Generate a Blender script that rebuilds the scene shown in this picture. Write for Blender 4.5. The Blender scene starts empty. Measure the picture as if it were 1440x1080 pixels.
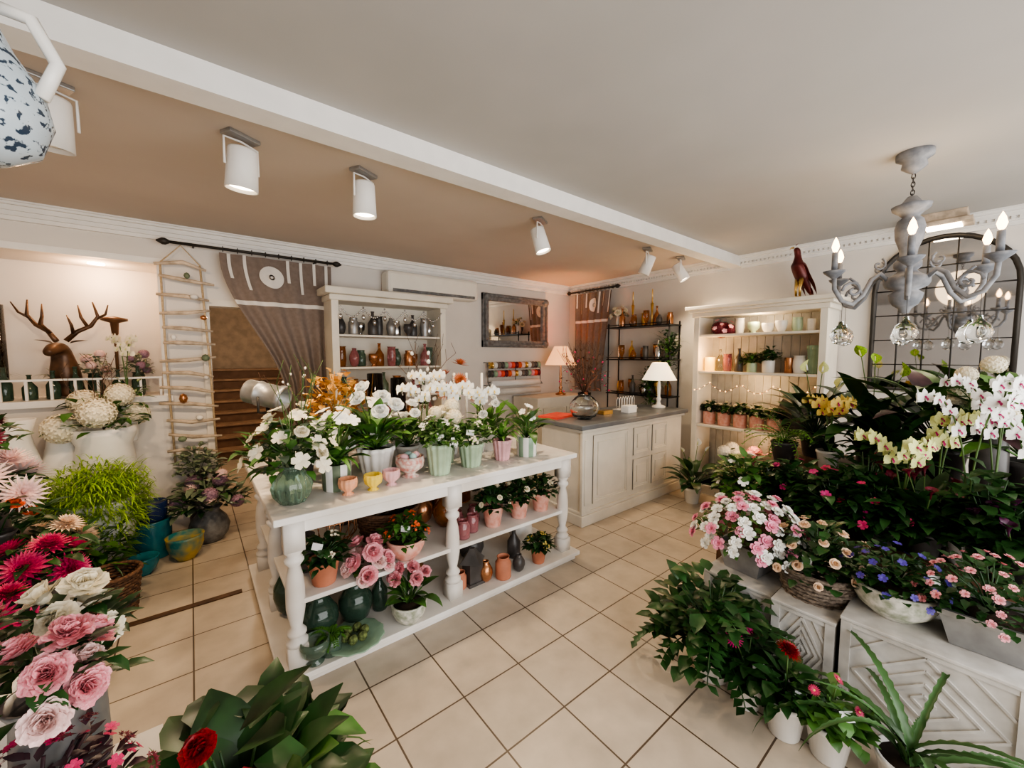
import bpy, math, random
from mathutils import Vector, Matrix, Quaternion
R=random.Random(11)
pi=math.pi; sin=math.sin; cos=math.cos
U=R.uniform
SC=bpy.context.scene
try: SC.view_settings.look='AgX - Medium High Contrast'
except Exception: pass
# ---------------------------------------------------------------- materials
MC={}
def mat(n,c,ro=.6,me=0,var=.15,sc=8,em=0,tr=0,bump=0,c2=None,al=1,ior=1.45):
    if n in MC: return MC[n]
    m=bpy.data.materials.new(n); m.use_nodes=True; t=m.node_tree; b=t.nodes['Principled BSDF']
    tc=t.nodes.new('ShaderNodeTexCoord'); nz=t.nodes.new('ShaderNodeTexNoise'); nz.inputs['Scale'].default_value=sc; nz.inputs['Detail'].default_value=3
    t.links.new(tc.outputs['Object'],nz.inputs['Vector'])
    cr=t.nodes.new('ShaderNodeValToRGB'); cr.color_ramp.elements[0].position=.35; cr.color_ramp.elements[1].position=.65
    a=c2 if c2 else [x*(1-var) for x in c]; d=c if c2 else [min(1,x*(1+var)) for x in c]
    cr.color_ramp.elements[0].color=(*a,1); cr.color_ramp.elements[1].color=(*d,1)
    t.links.new(nz.outputs['Fac'],cr.inputs['Fac']); t.links.new(cr.outputs['Color'],b.inputs['Base Color'])
    b.inputs['Roughness'].default_value=ro; b.inputs['Metallic'].default_value=me; b.inputs['IOR'].default_value=ior
    if tr: b.inputs['Transmission Weight'].default_value=tr
    if em: b.inputs['Emission Color'].default_value=(*c,1); b.inputs['Emission Strength'].default_value=em
    if bump:
        bp=t.nodes.new('ShaderNodeBump'); bp.inputs['Strength'].default_value=bump; bp.inputs['Distance'].default_value=.01
        t.links.new(nz.outputs['Fac'],bp.inputs['Height']); t.links.new(bp.outputs['Normal'],b.inputs['Normal'])
    MC[n]=m; return m
wall=mat('wall_plaster',(.70,.66,.615),.8,var=.04,sc=2,bump=.1)
ceilm=mat('ceiling_paint',(.44,.425,.405),.8,var=.05,sc=1.2)
ceillit=mat('ceiling_paint_warm_lit',(.56,.485,.42),.8,var=.04,sc=1.2)  # warm lamp spill on the back ceiling, painted into the base colour
trimw=mat('trim_white',(.80,.78,.75),.6,var=.03)
cream=mat('cream_paint',(.74,.69,.60),.55,var=.07,sc=4)
white=mat('white_paint',(.80,.78,.74),.45,var=.05,sc=5)
worn=mat('worn_white',(.82,.79,.75),.5,c2=(.66,.61,.55),sc=3)
crate=mat('chalky_wood',(.62,.60,.57),.8,c2=(.44,.42,.39),sc=9,bump=.4)
greytop=mat('grey_top',(.13,.14,.15),.35,var=.15,sc=5)
black=mat('black_metal',(.015,.015,.016),.4,.5)
iron=mat('iron_rod',(.05,.045,.04),.5,.5)
steel=mat('galvanised',(.36,.36,.36),.42,.7,sc=12)
silver=mat('silver',(.70,.70,.71),.18,1)
mirr=mat('mirror_glass',(.80,.80,.80),.02,1,var=.01)
mirr2=mat('tinted_mirror_glass',(.52,.52,.53),.03,1,var=.06,sc=3)  # glass tinted grey, with faint tonal variation
greyfr=mat('grey_frame',(.16,.16,.16),.6,var=.3,sc=20,bump=.4)
chan=mat('chandelier_grey',(.30,.30,.31),.7,c2=(.15,.16,.18),sc=16)
brown=mat('brown_bronze',(.10,.05,.025),.35,.3,var=.5)
maroon=mat('maroon_bronze',(.09,.014,.012),.35,.3,var=.4)
wood=mat('driftwood',(.52,.42,.32),.8,var=.3,sc=15)
dwood=mat('dark_wood',(.09,.045,.022),.6,var=.35)
wick=mat('wicker',(.24,.19,.15),.8,c2=(.10,.075,.055),sc=60,bump=.8)
wickb=mat('wicker_brown',(.18,.09,.045),.8,c2=(.07,.035,.02),sc=60,bump=.8)
soil=mat('soil',(.03,.018,.01),.95,sc=60)
terra=mat('terracotta',(.50,.19,.11),.7)
pinkpot=mat('pink_pot',(.66,.27,.20),.6,c2=(.78,.46,.38),sc=25)
mint=mat('mint_glaze',(.42,.54,.38),.3)
mintd=mat('sage_glaze',(.26,.38,.27),.3)
palep=mat('pale_pink_glaze',(.74,.42,.44),.35)
peach=mat('peach_glaze',(.80,.38,.22),.35)
yel=mat('yellow_glaze',(.82,.60,.08),.35)
wglz=mat('white_glaze',(.80,.78,.74),.25,var=.03)
patt=mat('patterned_white_green',(.72,.69,.62),.4,c2=(.30,.33,.24),sc=30)
pattr=mat('patterned_cream_red',(.78,.70,.62),.4,c2=(.60,.22,.18),sc=40)
jugm=mat('speckled_blue_glaze',(.50,.58,.64),.22,c2=(.03,.05,.08),sc=60)
MC['speckled_blue_glaze'].node_tree.nodes['Color Ramp'].color_ramp.elements[0].position=.41
MC['speckled_blue_glaze'].node_tree.nodes['Color Ramp'].color_ramp.elements[1].position=.45
teal=mat('teal_glaze',(.02,.20,.22),.2,c2=(.01,.10,.14),sc=6)
tealy=mat('teal_yellow_glaze',(.50,.34,.04),.25,c2=(.02,.15,.16),sc=7)
navy=mat('navy_glaze',(.015,.03,.10),.25)
amber=mat('amber_glass',(.55,.22,.06),.08,tr=.7,var=.1)
copper=mat('copper_lustre',(.50,.23,.11),.25,.8)
gold=mat('gold_lustre',(.70,.47,.16),.28,.9)
gleaf=mat('golden_dried_leaf',(.62,.34,.09),.5,.2,var=.4)
smoke=mat('smoky_ceramic',(.07,.063,.06),.35,var=.3)
glass=mat('clear_glass',(.95,.97,.96),.02,tr=1,var=.01)
gglass=mat('green_glass',(.26,.38,.28),.06,tr=.75,var=.05)
dglass=mat('dark_green_glass',(.07,.13,.09),.08,tr=.6,var=.1)
pglass=mat('pink_glass',(.66,.28,.30),.08,tr=.7,var=.1)
bulbm=mat('bulb_glow',(1,.60,.28),.3,em=14)
spotm=mat('spot_glow',(1,.80,.55),.3,em=18)
fairy=mat('fairy_glow',(1,.50,.14),.3,em=9)
lant=mat('lantern_glow',(1,.52,.06),.5,em=2.2)
shadew=mat('lampshade_white',(1,.84,.62),.8,em=1.1)
shadep=mat('lampshade_peach',(1,.46,.20),.8,em=1.4)
taupe=mat('taupe_linen',(.20,.158,.135),.9,var=.08,sc=30)
linen=mat('white_linen',(.70,.67,.63),.9,var=.05)
redp=mat('red_paper',(.75,.09,.06),.6)
paper=mat('white_card',(.85,.85,.84),.7,var=.02)
rope=mat('rope',(.50,.38,.24),.9,sc=60)
eggb=mat('egg_blue',(.40,.58,.56),.5)
# plants
G1=mat('leaf_mid',(.048,.125,.022),.42,var=.5,sc=9)
G2=mat('leaf_dark',(.020,.062,.015),.36,var=.5,sc=9)
G3=mat('leaf_bright',(.24,.40,.02),.5,var=.4,sc=9)
G4=mat('leaf_grey',(.15,.19,.12),.6,var=.3,sc=9)
G5=mat('leaf_purple',(.05,.02,.028),.4,var=.5,sc=9)
G6=mat('leaf_fresh',(.075,.19,.03),.42,var=.4,sc=9)
stemm=mat('stem_green',(.07,.13,.03),.5)
twig=mat('twig_brown',(.10,.05,.03),.8)
FW=mat('petal_white',(.86,.85,.80),.5,var=.04)
FC=mat('petal_cream',(.84,.76,.58),.5,var=.08)
FCP=mat('petal_cream_peach',(.84,.62,.44),.5,var=.1)
FP=mat('petal_pink',(.76,.24,.30),.5,c2=(.82,.44,.46),sc=12)
FPD=mat('petal_azalea_pink',(.78,.28,.40),.5,var=.2)
FPL=mat('petal_pale_pink',(.82,.58,.55),.5,var=.1)
FH=mat('petal_hot_pink',(.55,.03,.12),.5,var=.25)
FM=mat('petal_magenta',(.42,.015,.13),.5,var=.3)
FR=mat('petal_red',(.24,.002,.007),.45,var=.3)
FB=mat('petal_burgundy',(.13,.008,.022),.5,var=.3)
FO=mat('petal_orange',(.70,.10,.02),.5,var=.2)
FY=mat('petal_yellow',(.82,.60,.14),.5,var=.1)
FYG=mat('petal_lime',(.64,.66,.26),.5,var=.1)
FV=mat('petal_violet',(.06,.035,.26),.5,var=.3)
FMV=mat('petal_mauve',(.34,.20,.27),.6,var=.3)
FDK=mat('petal_dark_purple',(.06,.01,.04),.4,var=.3)
FRU=mat('petal_rust',(.5,.16,.07),.6)
# ---------------------------------------------------------------- mesh tools
class M:
    def __init__(s): s.v=[];s.f=[];s.m=[];s.c=0
    def add(s,vs,fs,mi=None):
        o=len(s.v); s.v+=[tuple(x) for x in vs]; s.f+=[[i+o for i in f] for f in fs]; s.m+=mi if mi else [s.c]*len(fs)
        return s
    def merge(s,o,mx,c=None):
        s.add([mx@Vector(x) for x in o.v],o.f,[c]*len(o.f) if c is not None else list(o.m)); return s
    def box(s,a,b,mx=None):
        v=[(x,y,z) for x in(a[0],b[0]) for y in(a[1],b[1]) for z in(a[2],b[2])]
        if mx: v=[mx@Vector(q) for q in v]
        return s.add(v,[(0,1,3,2),(4,6,7,5),(0,4,5,1),(2,3,7,6),(0,2,6,4),(1,5,7,3)])
    def lathe(s,pr,seg=24,o=(0,0,0),rip=None,alt=0,mx=None):
        vs=[];n=len(pr)
        for r,z in pr:
            for k in range(seg):
                a=2*pi*k/seg; q=r*(1+(rip[1]*cos(a*rip[0]) if rip else 0))
                vs.append(Vector((o[0]+q*cos(a),o[1]+q*sin(a),o[2]+z)))
        if mx: vs=[mx@q for q in vs]
        fs=[];mi=[]
        for i in range(n-1):
            for k in range(seg):
                k2=(k+1)%seg; fs.append((i*seg+k,i*seg+k2,(i+1)*seg+k2,(i+1)*seg+k)); mi.append((k//alt)%2 if alt else s.c)
        fs.append(tuple(range(seg))[::-1]); mi.append(s.c)
        return s.add(vs,fs,mi)
    def tube(s,p,r,seg=6):
        p=[Vector(q) for q in p]; n=len(p); vs=[]
        for i in range(n):
            d=(p[min(i+1,n-1)]-p[max(i-1,0)]).normalized(); x=d.orthogonal().normalized() if i==0 else (x-d*x.dot(d)).normalized()
            y=d.cross(x); q=r[i] if isinstance(r,(list,tuple)) else r
            vs+=[p[i]+(x*cos(2*pi*k/seg)+y*sin(2*pi*k/seg))*q for k in range(seg)]
        fs=[(i*seg+k,i*seg+(k+1)%seg,(i+1)*seg+(k+1)%seg,(i+1)*seg+k) for i in range(n-1) for k in range(seg)]
        fs+=[tuple(range(seg))[::-1],tuple(range((n-1)*seg,n*seg))]
        return s.add(vs,fs)
    def ball(s,o,r,seg=10,sz=1):
        n=max(4,seg//2); return s.lathe([(max(.001,r*sin(pi*i/n)),-r*sz*cos(pi*i/n)) for i in range(n+1)],seg,o)
    def leaf(s,b,az,el,L,W,dr=.8,n=4,fold=.25,sh=0,wav=0):
        p=Vector(b);a=el;vs=[];sd=Vector((-sin(az),cos(az),0))
        for i in range(n+1):
            t=i/n
            w=(sin(pi*t**.75) if sh==0 else ((t**.55)*(1-t**4*.75) if sh==1 else (min(1,.5+t*3)*(1-t**3) if sh==2 else (t**.5)*(1-.38*max(0,t-.72)/.28))))*W/2
            w=max(w,W*.02)
            if wav: w*=1+wav*(1 if i%2 else -1)
            up=Vector((-cos(az)*sin(a),-sin(az)*sin(a),cos(a)))
            vs+=[p-sd*w+up*w*fold,p.copy(),p+sd*w+up*w*fold]
            p=p+Vector((cos(az)*cos(a),sin(az)*cos(a),sin(a)))*(L/n); a-=dr/n
        fs=[]
        for i in range(n):
            k=i*3; fs+=[(k,k+1,k+4,k+3),(k+1,k+2,k+5,k+4)]
        return s.add(vs,fs)
def mk(name,m,mats,par=None,loc=(0,0,0),rot=(0,0,0),sc=1,smooth=True,bev=0):
    if isinstance(m,M):
        me=bpy.data.meshes.new(name); me.from_pydata(m.v,[],m.f)
        for x in (mats if isinstance(mats,(list,tuple)) else [mats]): me.materials.append(x)
        me.polygons.foreach_set('material_index',m.m); me.polygons.foreach_set('use_smooth',[smooth]*len(m.f)); me.update()
    else: me=m
    o=bpy.data.objects.new(name,me); SC.collection.objects.link(o); o.location=loc
    if isinstance(rot,Quaternion): o.rotation_mode='QUATERNION'; o.rotation_quaternion=rot
    else: o.rotation_euler=rot
    o.scale=(sc,)*3 if isinstance(sc,(int,float)) else sc
    if par: o.parent=par
    if bev:
        q=o.modifiers.new('b','BEVEL'); q.width=bev; q.segments=2; q.limit_method='ANGLE'
    return o
def tag(o,label,cat,group=None):
    o['label']=label;o['category']=cat
    if group:o['group']=group
    return o
def E(name,label,cat,loc=(0,0,0),rz=0,group=None):
    o=bpy.data.objects.new(name,None); o.empty_display_size=.05; SC.collection.objects.link(o); o.location=loc; o.rotation_euler=(0,0,rz)
    return tag(o,label,cat,group)
def S(name,m,mt,smooth=False):
    o=mk(name,m,mt,smooth=smooth); o['kind']='structure'; return o
def B(a,b): return M().box(a,b)
# ---------------------------------------------------------------- pots
PF={'cone':[(.001,0),(.68,0),(.72,.03),(.95,.84),(1,.86),(1,1),(.9,1),(.86,.86),(.001,.86)],
'cyl':[(.001,0),(.9,0),(.95,.03),(1,.97),(.98,1),(.9,1),(.88,.88),(.001,.88)],
'bowl':[(.001,0),(.5,0),(.55,.06),(.82,.3),(1,.65),(1,.9),(1.04,1),(.94,1),(.9,.85),(.001,.85)],
'vase':[(.001,0),(.6,0),(.9,.2),(1,.42),(.85,.65),(.55,.84),(.5,.9),(.68,1),(.6,1),(.44,.9),(.4,.8),(.001,.5)],
'tall':[(.001,0),(.75,0),(.8,.04),(.95,.4),(.9,.7),(.8,.95),(1,1),(.9,1),(.72,.9),(.001,.12)],
'urn':[(.001,0),(.55,0),(.55,.06),(.3,.1),(.25,.2),(.4,.28),(.9,.5),(1,.7),(.88,.88),(1.05,.95),(1.05,1),(.9,1),(.8,.88),(.001,.85)],
'bottle':[(.001,0),(.9,0),(1,.05),(1,.5),(.4,.7),(.3,.75),(.28,.95),(.38,.96),(.38,1),(.2,1),(.18,.9),(.001,.85)],
'cup':[(.001,0),(.6,0),(.6,.04),(.35,.12),(.4,.2),(.9,.45),(1,.75),(.95,1),(.86,1),(.86,.7),(.001,.5)],
'glass':[(.001,0),(.95,0),(1,.02),(1,1),(.95,1),(.94,.05),(.001,.04)],
'jar':[(.001,0),(.9,0),(1,.06),(1,.72),(.75,.84),(.75,.95),(.8,1),(.7,1),(.68,.85),(.9,.7),(.9,.08),(.001,.06)],
'globe':[(.001,0),(.45,0),(.8,.14),(1,.4),(.95,.6),(.6,.82),(.42,.88),(.45,1),(.38,1),(.36,.86),(.85,.55),(.9,.4),(.7,.15),(.001,.05)]}
def potm(k,r,h):
    m=M(); rip=None;seg=24;alt=0;kk=k
    if k=='rib': kk='cone';rip=(12,.06);seg=72
    if k=='ribv': kk='vase';rip=(10,.06);seg=60
    if k=='ribcup': kk='cup';rip=(12,.05);seg=48
    if k=='stripe': kk='cyl';alt=2;seg=24
    if k=='sq':
        m.lathe([(q*r*1.35,z*h) for q,z in PF['cone']],4); 
        c=cos(pi/4);m.v=[(x*c-y*c,x*c+y*c,z) for x,y,z in m.v]; return m
    return m.lathe([(q*r,z*h) for q,z in PF[kk]],seg,rip=rip,alt=alt)
def vase(k,name,label,cat,loc,r,h,mt,group=None,lean=None):
    mts=[mt,white] if k=='stripe' else mt
    o=mk(name,potm(k,r,h),mts,loc=loc,rot=lean or (0,0,0),smooth=k!='sq'); return tag(o,label,cat,group)
# ---------------------------------------------------------------- flowers (unit radius, face +Z)
def fl(kind):
    m=M()
    if kind=='five':
        for k in range(5): m.leaf((0,0,0),k*2*pi/5,.45,1,.95,.6,4,.15,3)
    elif kind=='azalea':
        for j,(e,L) in enumerate([(.3,1),(.8,.75),(1.2,.5)]):
            for k in range(5): m.leaf((0,0,0),k*2*pi/5+j*.6,e,L,.95,.4,4,.25,3,.1)
    elif kind=='rose':
        for j,(n,e,L,d) in enumerate([(3,1.55,.8,.2),(4,1.45,.88,.1),(5,1.25,.95,.0),(6,.95,1.0,.25),(7,.55,1.0,.4)]):
            for k in range(n): m.leaf((0,0,-.2),k*2*pi/n+j*.7,e,L,1.15,-.5+d*2.6,5,.32,3)
        m.ball((0,0,.05),.35,8,1.1)
    elif kind=='carn':
        for k in range(90):
            e=.15+1.4*(k/90)**.8; m.leaf((0,0,-.25),k*2.4,e,U(.8,1.08),.62,U(-.3,.6),6,U(-.7,.8),3,.16)
    elif kind=='daisy':
        for k in range(20): m.leaf((0,0,0),k*2*pi/20,.12,1,.3,.2,2,.1,1)
        for k in range(14): m.leaf((0,0,.03),k*2*pi/14,.5,.6,.22,.4,2,.1,1)
        m.c=1; m.ball((0,0,.06),.24,10,.6)
    elif kind=='dahlia':
        for j in range(6):
            n=18-j
            for k in range(n): m.leaf((0,0,.04*j),k*2*pi/n+j*.2,.02+.26*j,1-.11*j,.24,-.1,3,.5,0)
    elif kind=='mum':
        for j in range(5):
            n=20-2*j
            for k in range(n): m.leaf((0,0,.04*j),k*2*pi/n+j*.3,.05+.28*j,1-.13*j,.15,-.3,3,.3,2)
    elif kind=='orchid':
        for a in (90,215,325): m.leaf((0,0,-.03),math.radians(a),.1,1,.7,.2,3,.1,0)
        for a in (5,175): m.leaf((0,0,.03),math.radians(a),.2,.9,1.15,.4,4,.12,3)
        m.c=1; m.leaf((0,0,.05),math.radians(270),.9,.5,.4,1.2,3,.7,1); m.ball((0,.02,.14),.12,6)
    elif kind=='hyd':
        q=M()
        for k in range(4): q.leaf((0,0,0),k*pi/2,.2,1,1,.3,2,.1,1)
        for i in range(80):
            t=math.acos(1-1.8*(i+.5)/80);a=i*2.4; d=Vector((sin(t)*cos(a),sin(t)*sin(a),cos(t)))
            m.merge(q,Matrix.Translation(d*.85)@(d.to_track_quat('Z','Y').to_matrix().to_4x4())@Matrix.Rotation(U(0,6),4,'Z')@Matrix.Scale(.2,4))
        m.ball((0,0,0),.78,12)
    elif kind=='arum':
        m.leaf((0,0,0),0,1.35,1.2,.85,.3,5,.75,0); m.c=1; m.tube([(.1,0,.15),(.14,0,.75)],[.07,.05],6)
    elif kind=='calla':
        m.lathe([(.06,-.6),(.1,0),(.2,.4),(.5,.85),(.62,.9)],10); m.leaf((.25,0,.7),0,.9,.8,.8,.9,3,.3,0)
    elif kind=='bud': m.ball((0,0,0),.6,8,1.3)
    elif kind=='cluster':
        q=M()
        for k in range(5): q.leaf((0,0,0),k*2*pi/5,.4,1,.8,.4,2,.1,1)
        for i in range(14):
            d=Vector((U(-.8,.8),U(-.8,.8),0)); d.z=.5-.5*d.length_squared+U(-.05,.1)
            m.merge(q,Matrix.Translation(d)@Matrix.Rotation(U(-.5,.5),4,'X')@Matrix.Scale(.3,4))
    return m
FC_={}
def flm(kind,mts):
    mts=mts if isinstance(mts,(tuple,list)) else (mts,FY)
    key=(kind,)+tuple(x.name for x in mts)
    if key not in FC_:
        m=fl(kind); me=bpy.data.meshes.new(kind+'_head'); me.from_pydata(m.v,[],m.f)
        for x in mts: me.materials.append(x)
        me.polygons.foreach_set('material_index',m.m); me.polygons.foreach_set('use_smooth',[True]*len(m.f)); me.update(); FC_[key]=me
    return FC_[key]
CAMD=Vector((-.6,-.78,.15))
def put(par,kind,mts,p,d,s,nm='flower'):
    q=Vector(d).normalized().to_track_quat('Z','Y')@Quaternion((0,0,1),0 if kind=='orchid' else U(0,6.28))
    return mk(nm,flm(kind,mts),None,par,p,q,s*U(.85,1.15))
# ---------------------------------------------------------------- foliage
def fol(style,n,L,W,mt,z0,Rr=.1,H=.2):
    m=M()
    if style=='bush':
        for i in range(max(5,n//14)):
            a=U(0,6.28);t=U(.1,1.2);m.tube([(0,0,z0-.02),(Rr*.4*sin(t)*cos(a),Rr*.4*sin(t)*sin(a),z0+H*.5*cos(t)),(Rr*.9*sin(t)*cos(a),Rr*.9*sin(t)*sin(a),z0+H*.9*cos(t))],.0035,4)
        for i in range(n):
            t=math.acos(1-U(0,1.05));a=U(0,6.28);q=U(.45,1)
            m.leaf((Rr*q*sin(t)*cos(a),Rr*q*sin(t)*sin(a),z0+H*q*cos(t)),a+U(-.7,.7),U(-.3,1.0),L*U(.7,1.2),W*U(.8,1.2),U(.3,1.2),3)
    elif style=='broad':
        for i in range(n):
            a=i*2.4+U(-.3,.3);e=1.35-.95*(i/n)+U(-.1,.1);l=L*U(.8,1.15);st=l*U(.35,.9)
            d=Vector((cos(a)*cos(e),sin(a)*cos(e),sin(e)));b=Vector((0,0,z0-.01));k=b+d*st
            m.tube([b,b+d*st*.5,k],.004 if L<.2 else .006,4); m.leaf(k,a,e-.1,l,W*U(.8,1.15),U(.6,1.5),6,.22)
    elif style=='strap':
        for i in range(n):
            m.leaf((cos(i)*.012,sin(i)*.012,z0-.01),i*2.4+U(-.3,.3),U(.7,1.45),L*U(.7,1.15),W,U(1.2,2.3),7,.3,2)
    elif style=='aloe':
        for i in range(n):
            m.leaf((cos(i)*.02,sin(i)*.02,z0-.01),i*2.4+U(-.3,.3),U(.5,1.4),L*U(.6,1.15),W*U(.7,1.1),U(1.2,2.6),36,.6,2,.17)
    elif style=='fern':
        for i in range(n):
            a=i*2.4+U(-.3,.3);e=U(.5,1.45);p=Vector((0,0,z0-.01));l=L*U(.7,1.15);N=12;pts=[p.copy()]
            dr=U(1.2,2.4)
            for k in range(N):
                p=p+Vector((cos(a)*cos(e),sin(a)*cos(e),sin(e)))*l/N;e-=dr/N;pts.append(p.copy())
                if k>1:
                    for sd in(-1.2,1.2): m.leaf(p,a+sd,e*.3+.1,W*(1-.5*k/N),W*.42,.5,2,.2)
            m.tube(pts,.003,4)
    elif style=='fluff':
        for i in range(n):
            t=math.acos(1-U(0,1.5));a=U(0,6.28);q=U(.5,1.05);d=Vector((sin(t)*cos(a),sin(t)*sin(a),cos(t)))
            m.leaf((d.x*Rr*q,d.y*Rr*q,z0+d.z*H*q),a+U(-1,1),U(-.5,1.2),L*U(.6,1.3),W,U(.5,2),3,.1,2)
    elif style=='twig':
        for i in range(n):
            a=U(0,6.28);e=U(.9,1.5);p=Vector((0,0,z0-.02));pts=[p.copy()]
            for k in range(5):
                p=p+Vector((cos(a)*cos(e),sin(a)*cos(e),sin(e)))*L/5;a+=U(-.4,.4);e+=U(-.25,.2);pts.append(p.copy())
                if k>1: m.tube([p,p+Vector((U(-1,1),U(-1,1),1.2)).normalized()*L*.22],.0018,3); m.leaf(p,U(0,6),U(0,1),W*2,W,.4,2)
            m.tube(pts,[.004,.004,.003,.003,.002,.002],4)
    return mk('foliage',m,mt)
def plant(name,label,cat,loc,pot=None,fols=(),fls=(),group=None,rz=None,tg=0,lz=None):
    e=E(name,label,cat,loc,0,group); h=0
    vs_=('vase','tall','glass','ribv','globe')
    if pot:
        k,r,h,mt=pot; mk('pot' if k not in vs_ else 'vase',potm(k,r,h),[mt,white] if k=='stripe' else mt,e,rot=(0,0,U(-.15,.15) if k=='sq' else 0),smooth=k!='sq')
        if k not in vs_: mk('soil',M().lathe([(.001,h*.87),(r*.86,h*.87),(.001,h*.91)],16),soil,e)
    for f in fols:
        o=fol(f[0],f[1],f[2],f[3],f[4],h if lz is None else lz,*f[5:]); o.parent=e
    for f in fls:
        kind,n,s,mts,mode,Rr,H=f[:7]; z0=(h if lz is None else lz)+(f[7] if len(f)>7 else 0)
        if mode=='dome':
            for i in range(n):
                t=math.acos(1-1.0*(i+.5)/n)*1.02;a=i*2.4+U(-.25,.25);q=U(.9,1.08)
                d=Vector((sin(t)*cos(a),sin(t)*sin(a),cos(t)))
                put(e,kind,mts,(Rr*q*d.x,Rr*q*d.y,z0+H*q*d.z),d+Vector((0,0,.25))+CAMD*.3,s)
        elif mode=='stalk':
            sm=M()
            for i in range(n):
                a=i*2.4+U(-.4,.4);q=Rr*math.sqrt((i+.5)/n);z=z0+H*(1-.35*(i/n))*U(.85,1.1);p=Vector((q*cos(a),q*sin(a),z))
                sm.tube([(q*.1*cos(a),q*.1*sin(a),z0-.03),(q*.5*cos(a),q*.5*sin(a),z0+(z-z0)*.6),p],.0035,4)
                put(e,kind,mts,p,Vector((cos(a)*.5,sin(a)*.5,.7))+CAMD*.6 if kind not in('arum','calla','bud') else (cos(a)*.3,sin(a)*.3,1),s)
            mk('stem',sm,stemm,e)
        elif mode=='spike':
            ns,per=n
            for j in range(ns):
                a=j*2.1+U(-.4,.4)+3.6;pts=[]
                for k in range(9):
                    t=k/8; pts.append(Vector((Rr*(t**2)*cos(a),Rr*(t**2)*sin(a),z0+H*(sin(t*pi*.56)))))
                mk('stem',M().tube(pts,.004,5),stemm,e)
                for k in range(per):
                    t=.5+.5*k/max(1,per-1);i=min(7,int(t*8));p=pts[i].lerp(pts[i+1],t*8-i)
                    sd=(1 if k%2 else -1); o=Vector((sin(a)*sd*s*.7,-cos(a)*sd*s*.7,-s*.2))
                    put(e,kind,mts,p+o,CAMD+Vector((U(-.4,.4),U(-.4,.4),U(-.2,.2)))+o*4,s)
    for i in range(tg):
        mk('price_tag',M().box((-.026,-.001,-.018),(.026,.001,.018)),paper,e,(U(-.05,-.02),-.06-(.06 if h<.2 and pot and pot[1]>.12 else 0),h+U(.06,.1)),(U(-.5,0),U(-.3,.3),-.66),smooth=False)
    return e
# ================================================================ ROOM
H=2.73
def tiles():
    m=bpy.data.materials.new('floor_tiles');m.use_nodes=True;t=m.node_tree;b=t.nodes['Principled BSDF']
    tc=t.nodes.new('ShaderNodeTexCoord');mp=t.nodes.new('ShaderNodeMapping');mp.inputs['Location'].default_value=(.06,.13,0)
    br=t.nodes.new('ShaderNodeTexBrick');br.offset=0;br.inputs['Scale'].default_value=1
    for k,v in(('Brick Width',.33),('Row Height',.33),('Mortar Size',.004),('Mortar Smooth',.1),('Bias',0)): br.inputs[k].default_value=v
    br.inputs['Color1'].default_value=(.64,.545,.435,1);br.inputs['Color2'].default_value=(.57,.48,.38,1);br.inputs['Mortar'].default_value=(.11,.075,.05,1)
    nz=t.nodes.new('ShaderNodeTexNoise');nz.inputs['Scale'].default_value=7;nz.inputs['Detail'].default_value=8
    mx=t.nodes.new('ShaderNodeMixRGB');mx.blend_type='MULTIPLY';mx.inputs[0].default_value=.45
    t.links.new(tc.outputs['Object'],mp.inputs[0]);t.links.new(mp.outputs[0],br.inputs['Vector']);t.links.new(tc.outputs['Object'],nz.inputs['Vector'])
    t.links.new(br.outputs['Color'],mx.inputs[1]);t.links.new(nz.outputs['Fac'],mx.inputs[2]);t.links.new(mx.outputs[0],b.inputs['Base Color'])
    b.inputs['Roughness'].default_value=.34;return m
tl=tiles()
S('floor',B((-2.2,-1.9,-.1),(5.15,4.85,0)),tl)
S('floor_hall',B((0,4.85,-.1),(1.6,9.1,0)),tl)
S('ceiling',B((-2.2,-1.9,H),(5.15,2.07,H+.1)),ceilm)
S('ceiling_back',B((-2.2,2.07,H),(5.15,5.4,H+.1)),ceillit)
def SS(n,bs,mt):
    for a,b in bs: S(n,B(a,b),mt)
SS('wall_back',[((-2.2,4.7,0),(-.2,4.85,1.25)),((-2.2,4.7,2.39),(-.2,4.85,H)),((-.2,4.7,0),(.15,4.85,H)),((.15,4.7,2.06),(1.05,4.85,H)),((1.05,4.7,0),(5.15,4.85,H))],wall)
SS('wall_niche',[((-2.2,5.2,1.1),(-.1,5.3,2.5)),((-.2,4.85,1.1),(-.1,5.2,2.5)),((-2.2,4.85,1.15),(-.2,5.2,1.25)),((-2.2,4.85,2.39),(-.2,5.2,2.49))],wall)
S('wall_right',B((5,-1.9,0),(5.15,4.7,H)),wall)
S('wall_left',B((-2.3,-1.9,0),(-2.2,5.3,H)),wall)
SS('wall_front',[((-2.2,-1.9,0),(5,-1.8,.35)),((-2.2,-1.9,2.5),(5,-1.8,H)),((-2.2,-1.9,.35),(-1.7,-1.8,2.5)),((4.6,-1.9,.35),(5,-1.8,2.5)),((1.4,-1.9,.35),(1.5,-1.8,2.5))],wall)
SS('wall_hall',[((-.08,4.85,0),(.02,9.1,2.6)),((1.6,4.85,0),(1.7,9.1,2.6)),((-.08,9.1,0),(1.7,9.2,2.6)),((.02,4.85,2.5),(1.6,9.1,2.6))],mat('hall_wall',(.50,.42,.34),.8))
S('trim_1',B((-2.2,2.0,H-.11),(5,2.14,H)),trimw)
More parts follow.
